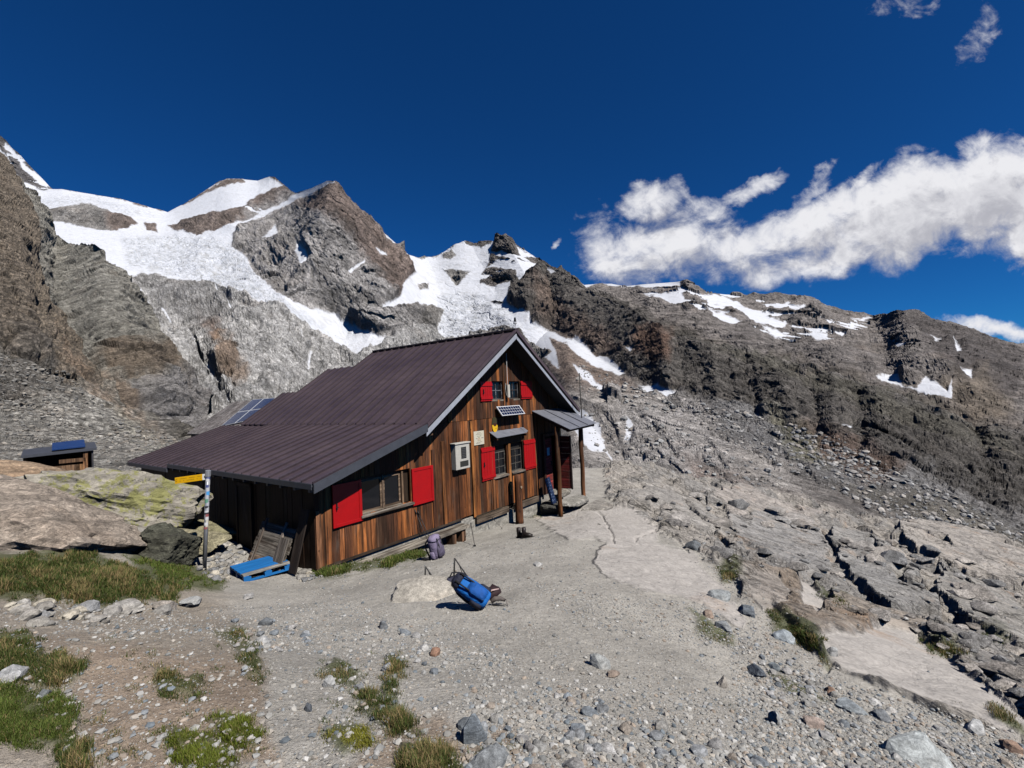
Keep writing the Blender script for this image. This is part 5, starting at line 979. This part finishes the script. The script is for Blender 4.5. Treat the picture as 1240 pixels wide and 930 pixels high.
# signpost
sb, _ = hit(247.5,690); dep = (sb-CAM)@FW; top = at(252,572,dep)
SG = empty('signpost', sb, 0, 'hiking signpost with a yellow arm and a sticker covered pole', 'signpost')
ax = top-sb; m = MB(); m.tube([-ax*.03, ax], .042, 14, (.42,.43,.46)); m.build('pole', m_metal, SG, smooth=True)
m = MB(); L = np.linalg.norm(ax); rs = random.Random(8); f = .42
SC = [(.75,.75,.75),(.03,.03,.04),(.55,.56,.6),(.70,.66,.55),(.10,.12,.3),(.78,.78,.8),(.35,.12,.12),(.15,.35,.25),(.6,.6,.62)]
while f < .97:
    h = rs.uniform(.018, .05); c = SC[rs.randrange(9)]
    if .74 < f < .80: c = (.10,.40,.80); h = .05
    a0 = rs.uniform(-2.8, -.8); a1 = a0+rs.uniform(1.2, 2.6); n = 7; r = .0445; vs = []; 
    for z in (f, min(f+h, .985)):
        for i in range(n+1): a = a0+(a1-a0)*i/n; vs.append(ax*z+np.array([r*math.cos(a), r*math.sin(a), 0]))
    m.add(vs, [(i, i+1, n+2+i, n+1+i) for i in range(n)], c); f += h*.85
m.build('sticker', m_paint, SG)
p_in, p_out = at(250.5,577,dep)-sb, at(210.8,582.5,dep-.10)-sb; d = p_out-p_in
arm = MB(); hgt = np.array([0,0,.068]); nrm = np.cross(d, (0,0,1)); nrm /= np.linalg.norm(nrm); nn = nrm*.012
A0, A1 = p_in+d*.13, p_out-d*.03
arm.hexa([A0-hgt-nn, A1-hgt-nn, A1-hgt+nn, A0-hgt+nn], [A0+hgt-nn, A1+hgt-nn, A1+hgt+nn, A0+hgt+nn], (.80,.45,.004)); ao = arm.build('sign_arm', m_yel, SG, bevel=.003)
sgn = 1 if (nrm@(CAM-sb)) > 0 else -1; fn = nrm*sgn*.0135
m = MB(); hg = np.array([0,0,.064]); B0 = p_in+d*.0; m.hexa([B0-hg-nn, A0-hg-nn, A0-hg+nn, B0-hg+nn], [B0+hg-nn, A0+hg-nn, A0+hg+nn, B0+hg+nn], (.75,.75,.72)); m.build('sign_end', m_paint, ao)
m = MB(); rs = random.Random(3); x = .2
for row in (.028, -.018):
    x = .18
    while x < .9:
        w = rs.uniform(.012, .03); q0 = p_in+d*x+np.array([0,0,row])+fn; q1 = p_in+d*(x+w)+np.array([0,0,row])+fn; e = np.array([0,0,.008]); m.add([q0-e, q1-e, q1+e, q0+e], [(0,1,2,3)], (.35,.2,.01)); x += w+(.012 if rs.random() < .8 else .08)
q0 = p_in+d*.05+fn; m.add([q0-e*3, q0+d*.03-e*3, q0+d*.03+e*3, q0+e*3], [(0,1,2,3)], (.1,.1,.1)); q0 = p_in+d*.93+fn; m.add([q0-e*4, q0-e*4+d*.012, q0+e*4+d*.012, q0+e*4], [(0,1,2,3)], (.2,.1,.01)); m.build('sign_text', m_paint, ao)
m = MB(); m.tube([ax*.96, ax*1.02], .055, 12, (.35,.37,.42)); m.build('bracket', m_metal, SG)
# small shed behind the boulders
dS = 19.0; q = [at(28,553,18.0), at(117,549,19.5)]
sx = q[1]-q[0]; sx[2] = 0; Ls = np.linalg.norm(sx); sa = math.atan2(sx[1], sx[0]); S0 = q[0]; W = Ls
SH = empty('small_shed', S0-np.array([0,0,1.55]), sa, 'little open shed with a blue sheet on its flat roof, far left', 'shed')
MB().hexa([(-.05,-.2,1.50),(W,-.2,1.58),(W,1.6,1.76),(-.05,1.6,1.66)], [(-.05,-.2,1.60),(W,-.2,1.68),(W,1.6,1.86),(-.05,1.6,1.76)], (.03,.032,.04)).build('shed_roof', m_fascd, SH)
MB().hexa([(.8,-.1,1.70),(W-.35,-.1,1.74),(W-.35,1.2,1.98),(.8,1.2,1.92)], [(.8,-.1,1.74),(W-.35,-.1,1.78),(W-.35,1.2,2.02),(.8,1.2,1.96)]).build('blue_sheet', plain('blue_sheet', (.012,.04,.14), .4, var=.2), SH)
MB().box((0,1.5,0),(W-.1,1.56,1.7),(.05,.03,.02)).box((0,-.1,0),(.06,1.5,1.5),(.12,.08,.05)).box((.06,-.1,0),(1.6,-.05,1.05),(.20,.12,.07)).box((1.5,-.1,.4),(1.75,-.05,1.05),(.3,.16,.07)).box((1.0,-.12,1.15),(1.8,-.05,1.3),(.16,.09,.05)).build('shed_wall', m_wood, SH)
MB().box((W-.42,-.12,0),(W-.28,.02,1.54),(.30,.15,.07)).build('shed_post', m_beamz, SH); MB().box((W-.16,-.1,0),(W-.10,1.5,1.55),(.09,.10,.12)).build('shed_side', m_wood, SH)
# red canister
p, _ = hit(150,604); p = at(150,604,14.0) if p is None or np.linalg.norm(p-CAM) > 18 else p
rc_ = empty('red_canister', p, .4, 'small red canister standing on the rock left of the hut', 'canister'); MB().box((-.17,-.09,0),(.17,.09,.22)).build('canister_body', plain('red_plastic', (.50,.01,.02), .4), rc_, bevel=.03); MB().tube([(-.08,0,.21),(-.08,0,.27),(.08,0,.27),(.08,0,.21)], .018, 8).build('canister_handle', plain('pink_plastic', (.6,.2,.22), .5), rc_); MB().tube([(.13,0,.21),(.13,0,.25)], .025, 8).build('canister_cap', m_black, rc_)
# rear shed with the big solar panel
def rp(px, py, P0, n):
    v = rays(px, py); k = ((P0-CAM)@n)/(v@n); return CAM+v*k
AN = empty('rear_hut', hut(4.6,13.6,0), HR, 'low grey roofed annex behind the hut carrying a large solar panel', 'annex')
n_l = np.array([-.60,0,1.0]); nW = G_*n_l[0]+np.array([0,0,1.])*1.0
P0 = hut(5.9,15.0,3.95)
def loc_(P): dd = P-hut(4.6,13.6,0); return np.array([dd@G_, dd@H_, dd[2]])
cr = [loc_(rp(*q, P0, nW)) for q in ((228,523),(245,511),(283,487),(345,482),(303,520),(240,530))]
cr = [loc_(rp(*q, P0, nW)) for q in ((226,525),(283,486.5),(352,482),(300,528))]
nl = np.array([-.60,0,1])/math.hypot(.6,1)
MB().hexa([q-nl*.08 for q in cr], cr, (.24,.22,.21)).build('annex_roof', wood('old_sheet_roof', axis=0), AN)
zlow = min(q[2] for q in cr); m = MB(); lows = [np.array([q[0]+.15, q[1], -1.5]) for q in cr]; m.hexa(lows, [q-nl*.09+np.array([.15,0,0]) for q in cr], (.04,.035,.03)); m.build('annex_wall', m_woodside, AN)
pc = [loc_(rp(*q, P0, nW))+nl*.06 for q in ((268,517.5),(306.7,484.8),(335,482.8),(303,510))]
pv = empty('solar_panel', (0,0,0)); pv.parent = AN
MB().hexa([q-nl*.03 for q in pc], pc).build('panel_frame', m_alu, pv)
def bl(u, v): return (pc[0]*(1-u)+pc[1]*u)*(1-v)+(pc[3]*(1-u)+pc[2]*u)*v
m = MB()
for i in range(2):
    for j in range(2):
        u0, u1 = .015+.5*i, .48+.5*i; v0, v1 = .03+.5*j, .47+.5*j; qq = [bl(u0,v0), bl(u1,v0), bl(u1,v1), bl(u0,v1)]; m.hexa([a+nl*.002 for a in qq], [a+nl*.01 for a in qq])
m.build('panel_cell', m_cell, pv)

# ------------------------------------------------------------------ packs and poles
def cloth(name, col, var=.25):
    t = NT(name); v = t.coord(); a = t.noise(v, 9, 6, .6, .8); b = t.noise(v, 160, 3, .6)
    c = t.mix(1, t.mix(1, t.attr(), col, 'MULTIPLY'), t.map(a, .3, .7, 1-var, 1+var), 'MULTIPLY'); return t.out(c, .75, t.bump(t.math('ADD', a, t.math('MULTIPLY', b, .06)), .03, .8), 0, .3)
m_cloth = cloth('pack_cloth', (1,1,1))
def blob(rings, n=20, e=2.6, col=(1,1,1), seed=0, amp=.012):
    vs = []; fs = []
    for (cx, cy, z, rx, ry) in rings:
        for k in range(n):
            a = 2*PI*k/n; c, s = math.cos(a), math.sin(a); vs.append((cx+rx*np.sign(c)*abs(c)**(2/e), cy+ry*np.sign(s)*abs(s)**(2/e), z))
    V = np.array(vs); V = V+np.stack([fbm(V*9+i*7+seed, 3, seed+i) for i in (0, 1, 2)], 1)*amp
    for i in range(len(rings)-1):
        for k in range(n): fs.append((i*n+k, i*n+(k+1) % n, (i+1)*n+(k+1) % n, (i+1)*n+k))
    fs += [tuple(range(n-1, -1, -1)), tuple((len(rings)-1)*n+k for k in range(n))]
    m = MB(); m.add(V, fs, col); return m
def backpack(label, loc, rot, cols, H_=.52, W_=.30, D_=.22, seed=1):
    B = empty('backpack', loc, 0, label, 'backpack'); B.rotation_euler = rot; c1, c2, c3 = cols
    blob([(0,0,0,W_*.30,D_*.30),(0,0,.02,W_*.44,D_*.44),(0,-.01,.12,W_*.5,D_*.52),(0,-.01,.28,W_*.5,D_*.5),(0,0,.36,W_*.48,D_*.48),(0,.01,H_-.05,W_*.44,D_*.44),(0,.01,H_-.01,W_*.28,D_*.28)], col=c1, seed=seed).build('pack_body', m_cloth, B, smooth=True)
    blob([(0,-.01,H_-.09,W_*.455,D_*.47),(0,-.015,H_-.05,W_*.47,D_*.49),(0,-.01,H_+.0,W_*.40,D_*.42),(0,0,H_+.03,W_*.2,D_*.2)], col=c2, seed=seed+5).build('pack_lid', m_cloth, B, smooth=True)
    blob([(0,-D_*.52,.05,W_*.28,.03),(0,-D_*.56,.10,W_*.33,.055),(0,-D_*.56,.24,W_*.33,.05),(0,-D_*.52,.32,W_*.25,.02)], col=c3, seed=seed+9).build('front_pocket', m_cloth, B, smooth=True)
    for s in (-1, 1):
        blob([(s*W_*.46,0,.04,.03,.05),(s*W_*.48,0,.08,.035,.065),(s*W_*.48,0,.17,.035,.06),(s*W_*.46,0,.21,.02,.05)], col=c2, seed=seed+11+s).build('side_pocket', m_cloth, B, smooth=True)
        MB().tube([(s*.07,D_*.42,H_-.04),(s*.09,D_*.42+.07,H_-.12),(s*.10,D_*.42+.08,H_-.25),(s*.11,D_*.42+.03,.12),(s*.12,D_*.4,.05)], .018, 8, (.02,.02,.024)).build('shoulder_strap', m_cloth, B, smooth=True)
        MB().tube([(s*W_*.42,D_*.3,.08),(s*(W_*.6),D_*.7,.07),(s*(W_*.5),D_*1.25,.05)], [.03,.028,.012], 8, (.02,.02,.024)).build('hip_belt', m_cloth, B, smooth=True)
        MB().tube([(s*.06,-D_*.57,H_-.02),(s*.06,-D_*.64,.3),(s*.06,-D_*.62,.06)], .011, 6, (.02,.02,.02)).build('buckle_strap', m_cloth, B, smooth=True)
    return B
p, _ = hit(530,676); backpack('greyish purple backpack standing upright against the bench', tuple(p+np.array([0,0,.0])), (math.radians(-6), math.radians(-8), HR+.2), ((.17,.14,.22),(.24,.20,.30),(.10,.085,.13)), .50, .32, .24, 3)
p, _ = hit(577,739); d0 = (p-CAM)@FW
_b = hit(591,738)[0]+np.array([0,.03,.08]); _db = (_b-CAM)@FW; _t = at(556,704,_db+.10); _z = _t-_b; _z /= np.linalg.norm(_z); _y = np.array([.25,.5,-.8]); _y -= _z*(_y@_z); _y /= np.linalg.norm(_y); _x = np.cross(_y, _z)
backpack('bright blue backpack lying against the rock hump', tuple(_b), Matrix(np.stack([_x, _y, _z], 1).tolist()).to_euler(), ((.006,.13,.46),(.012,.014,.03),(.005,.08,.32)), .52, .25, .19, 6)
# dark bag at its head, brown bag behind
p, _ = hit(552,712); bg = empty('shoulder_bag', p, .2, 'small black and navy bag next to the blue backpack', 'bag'); blob([(0,0,0,.14,.08),(0,0,.03,.18,.10),(0,0,.12,.17,.095),(0,.01,.17,.12,.06)], col=(.035,.035,.06), seed=12).build('bag_body', m_cloth, bg, smooth=True); MB().tube([(-.1,0,.16),(-.05,.02,.24),(.06,.02,.23),(.1,0,.16)], .012, 8, (.015,.015,.02)).build('bag_handle', m_cloth, bg, smooth=True); MB().box((-.15,-.105,.085),(.15,-.098,.10),(.01,.01,.01)).build('bag_zip', m_paint, bg)
p, _ = hit(592,727); b2 = empty('bundle', p+np.array([0,.12,0]), .6, 'dark maroon rolled jacket bundled behind the blue backpack', 'jacket'); blob([(0,0,0,.12,.08),(.0,0,.03,.17,.10),(.02,0,.08,.15,.09),(0,.0,.12,.08,.05)], col=(.025,.010,.012), seed=17, amp=.05).build('jacket_fold', m_cloth, b2, smooth=True); MB().tube([(-.14,-.06,.06),(-.02,-.11,.13),(.12,-.07,.10)], .012, 6, (.5,.35,.33)).build('jacket_hem', m_cloth, b2, smooth=True)
p, _ = hit(600,733); b3 = empty('climbing_gear', p, 0, 'coiled grey straps and webbing lying right of the blue backpack', 'straps')
m = MB(); m.tube([(-.06,0,.05),(.0,.02,.08),(.07,.03,.075),(.13,.04,.045)], [.03,.035,.03,.02], 8, (.12,.10,.09)); m.build('belt_pad', m_cloth, b3, smooth=True); MB().tube([(.12,.04,.05),(.15,.0,.07),(.17,-.06,.01)], .009, 6, (.2,.18,.16)).build('strap', m_cloth, b3, smooth=True); MB().tube([(-.04,-.03,.02),(.05,-.05,.02),(.13,-.08,.015)], .012, 6, (.03,.03,.03)).build('strap', m_cloth, b3, smooth=True)
# backpack in the shade under the wall
p, _ = hit(575,637); 
b4 = empty('dark_backpack', p, HR, 'black backpack lying in the shade at the end of the bench', 'backpack'); blob([(0,0,0,.22,.12),(0,0,.05,.27,.15),(.02,0,.14,.24,.13),(0,0,.2,.12,.07)], col=(.012,.012,.018), seed=31, amp=.04).build('pack_body', m_cloth, b4, smooth=True); MB().tube([(.12,-.1,.1),(.3,-.16,.16),(.42,-.12,.04)], .025, 6, (.03,.04,.07)).build('strap', m_cloth, b4, smooth=True); blob([(.25,-.05,0,.09,.08),(.27,-.05,.06,.11,.09),(.27,-.05,.12,.06,.05)], col=(.03,.04,.06), seed=35, amp=.03).build('side_pocket', m_cloth, b4, smooth=True)
def pole(label, a, b, r=.010, grp='trekking poles', col=(.03,.03,.033), bend=None):
    a, b = np.array(a), np.array(b); o = empty('trekking_pole', a, 0, label, 'trekking pole', grp); d = b-a; d2 = d/np.linalg.norm(d)
    MB().tube([(0,0,0), tuple(d)], [r*.7, r], 8, col).build('shaft', m_paint, o, smooth=True)
    MB().tube([tuple(d-d2*.02), tuple(d+d2*.12)], [r*1.9, r*1.6], 8, (.015,.015,.015)).build('grip', m_paint, o, smooth=True)
    MB().tube([tuple(d2*.05), tuple(d2*.065)], r*3.5, 10, (.02,.02,.02)).build('basket', m_paint, o)
    return o
pole('thin pole leaning on the plank wall left of the purple backpack', hut(3.05,-.42,-.38), hut(2.9,-.05,.55)); pole('second thin pole beside the one leaning on the plank wall', hut(3.15,-.44,-.38), hut(3.0,-.05,.50))
p, _ = hit(575,662); pole('pole propped against the free end of the bench', p, hut(4.66,-.44,-.12)); p, _ = hit(609,641); pole('short pole slanting on the ground between bench and log post', p, hut(6.0,-.25,-.35), .008, col=(.2,.18,.16))
def folded(label, px0, py0, k):
    p, _ = hit(px0, py0); o = empty('folded_pole', p, 0, label, 'trekking pole', 'folded poles on the ground'); s = (p-CAM)@FW/F_; X = RT*s; Z = np.array([0,0,1])*s
    tp = X*(-11*k)+Z*17*k; MB().tube([(0,0,.01), tuple(tp)], .011, 8, (.03,.03,.03)).build('shaft', m_paint, o, smooth=True); MB().tube([tuple(tp), tuple(tp*1.0+X*-1*k-Z*13*k)], .013, 8, (.02,.02,.02)).build('grip', m_paint, o, smooth=True)
    MB().tube([tuple(tp*.75), tuple(tp*.72+X*2*k-Z*6*k)], .006, 6, (.02,.02,.02)).build('wrist_strap', m_paint, o, smooth=True); return o
folded('black folded pole standing bent on the rock hump left of the blue backpack', 528,705,1.1); folded('black folded pole sticking up above the small black bag', 571,706,1.75)

# ------------------------------------------------------------------ light, sky, camera
sun_to = G_*(-.07)-H_*.60+np.array([0,0,.71]); sun_to /= np.linalg.norm(sun_to)
el = math.asin(sun_to[2]); azs = math.atan2(sun_to[0], sun_to[1])
sl = bpy.data.lights.new('sun', 'SUN'); sl.energy = 5.0; sl.angle = math.radians(.53); sl.color = (1,.965,.91); so = bpy.data.objects.new('sun', sl); COLL.objects.link(so)
so.rotation_euler = Vector(-sun_to).to_track_quat('-Z', 'Y').to_euler()
W_ = bpy.data.worlds.new('World'); scene.world = W_; W_.use_nodes = True; nt = W_.node_tree; N = nt.nodes; Lk = nt.links; bgn = N['Background']
sky = N.new('ShaderNodeTexSky'); sky.sky_type = 'NISHITA'; sky.sun_disc = False; sky.sun_elevation = el; sky.sun_rotation = azs; sky.altitude = 3000; sky.air_density = 1.0; sky.dust_density = 0.0; sky.ozone_density = 3.0
def wm(op, a, b=None, clamp=False):
    n = N.new('ShaderNodeMath'); n.operation = op; n.use_clamp = clamp
    for i, v in enumerate((a, b)):
        if v is None: continue
        if isinstance(v, bpy.types.NodeSocket): Lk.new(v, n.inputs[i])
        else: n.inputs[i].default_value = v
    return n.outputs[0]
def wmr(v, a, b, c, d):
    n = N.new('ShaderNodeMapRange'); Lk.new(v, n.inputs[0])
    for i, q in enumerate((a, b, c, d)): n.inputs[i+1].default_value = q
    n.interpolation_type = 'SMOOTHSTEP'; return n.outputs[0]
tc = N.new('ShaderNodeTexCoord'); sx_ = N.new('ShaderNodeSeparateXYZ'); Lk.new(tc.outputs['Generated'], sx_.inputs[0])
yy_ = wm('MAXIMUM', sx_.outputs[1], .02); uu = wm('DIVIDE', sx_.outputs[0], yy_); vv = wm('DIVIDE', sx_.outputs[2], yy_)
def uvof(px, py): r = rays(px, py); return r[0]/r[1], r[2]/r[1]
def mkclouds(off):
    u_ = wm('ADD', uu, off[0]); v_ = wm('ADD', vv, off[1])
    cv = N.new('ShaderNodeCombineXYZ'); Lk.new(u_, cv.inputs[0]); Lk.new(v_, cv.inputs[1])
    def nz(scale, det, rough, dist, dx=0):
        n = N.new('ShaderNodeTexNoise'); mp = N.new('ShaderNodeMapping'); mp.inputs['Location'].default_value = (dx, dx*.7, 0); mp.inputs['Rotation'].default_value = (0,0,-.45); mp.inputs['Scale'].default_value = (.9,1.1,1); Lk.new(cv.outputs[0], mp.inputs[0]); Lk.new(mp.outputs[0], n.inputs['Vector'])
        n.inputs['Scale'].default_value = scale; n.inputs['Detail'].default_value = det; n.inputs['Roughness'].default_value = rough; n.inputs['Distortion'].default_value = dist; return n.outputs['Fac']
    wx = wm('MULTIPLY', wm('SUBTRACT', nz(9, 5, .6, 0, 3), .5), .10); wy = wm('MULTIPLY', wm('SUBTRACT', nz(9, 5, .6, 0, 8), .5), .10)
    u2, v2 = wm('ADD', u_, wx), wm('ADD', v_, wy); tot = None
    for (px, py, rx, ry, a, w) in CL:
        cu, cv_ = uvof(px, py); du = wm('SUBTRACT', u2, cu); dv = wm('SUBTRACT', v2, cv_); a = -math.radians(a)
        x = wm('ADD', wm('MULTIPLY', du, math.cos(a)*F_/rx), wm('MULTIPLY', dv, -math.sin(a)*F_/rx)); y = wm('ADD', wm('MULTIPLY', du, math.sin(a)*F_/ry), wm('MULTIPLY', dv, math.cos(a)*F_/ry))
        e = wm('MULTIPLY', wm('SUBTRACT', 1, wm('ADD', wm('MULTIPLY', x, x), wm('MULTIPLY', y, y))), w); e = wm('MAXIMUM', e, -1.5)
        tot = e if tot is None else wm('MAXIMUM', tot, e)
    f = wm('SUBTRACT', nz(15, 9, .62, .4), .5)
    f2 = wm('SUBTRACT', nz(38, 8, .66, .2, 5), .5)
    return wm('ADD', tot, wm('ADD', wm('MULTIPLY', f, 3.2), wm('MULTIPLY', f2, .6)))
# cloud banks: centre (azimuth, height), half sizes, tilt, density
CL = [(790,248,34,30,30,.8),(735,285,22,30,60,.3),(815,235,18,20,0,.5),(760,310,55,38,10,1.0),(825,292,66,42,5,.85),(890,304,66,34,0,.75),(912,232,34,13,25,.8),(985,228,34,10,50,.55),(950,288,52,32,14,.75),(1010,270,90,42,22,1.2),(1035,222,34,7,40,.5),(1100,255,110,60,25,1.5),(1190,235,110,62,15,1.6),(1260,250,90,80,0,1.6),(1000,312,110,26,8,1.0),
  (1185,45,26,8,62,.15),(1090,6,20,6,0,.1),(1200,398,60,14,-10,.9),(1245,405,40,12,0,.9),(676,296,5,2,50,.2)]
den = mkclouds((0,0)); den2 = mkclouds((-.022,.045))
alpha = wmr(den, -.45, 1.15, 0, 1)
lit = wmr(wm('SUBTRACT', den, den2), -.8, 1.0, 0, 1)
thick = wmr(den, .7, 2.5, 1, .52)
shade = wm('MULTIPLY', wm('ADD', wm('MULTIPLY', lit, .75), .42), thick)
cc_ = N.new('ShaderNodeMix'); cc_.data_type = 'RGBA'; Lk.new(shade, cc_.inputs[0]); cc_.inputs[6].default_value = (2.0,2.05,2.6,1); cc_.inputs[7].default_value = (7.4,7.4,7.7,1)
tint = N.new('ShaderNodeMix'); tint.data_type = 'RGBA'; tint.blend_type = 'MULTIPLY'; tint.inputs[0].default_value = 1; Lk.new(sky.outputs[0], tint.inputs[6]); tint.inputs[7].default_value = (.055,.325,.64,1)
fr = wm('GREATER_THAN', sx_.outputs[1], .03); fin = N.new('ShaderNodeMix'); fin.data_type = 'RGBA'; Lk.new(wm('MULTIPLY', alpha, fr), fin.inputs[0]); Lk.new(tint.outputs[2], fin.inputs[6]); Lk.new(cc_.outputs[2], fin.inputs[7])
Lk.new(fin.outputs[2], bgn.inputs[0]); bgn.inputs[1].default_value = .08
cd = bpy.data.cameras.new('camera'); co = bpy.data.objects.new('camera', cd); COLL.objects.link(co); scene.camera = co
cd.sensor_width = 36; cd.lens = F_/1240*36; cd.clip_start = .05; cd.clip_end = 30000
co.matrix_world = Matrix(((RT[0], UP[0], -FW[0], CAM[0]), (RT[1], UP[1], -FW[1], CAM[1]), (RT[2], UP[2], -FW[2], CAM[2]), (0,0,0,1)))
vs_ = scene.view_settings; vs_.view_transform = 'Standard'; vs_.look = 'None'; vs_.exposure = .50; vs_.gamma = 1; vs_.use_curve_mapping = False
scene.cycles.max_bounces = 5; scene.cycles.diffuse_bounces = 0; scene.cycles.glossy_bounces = 2
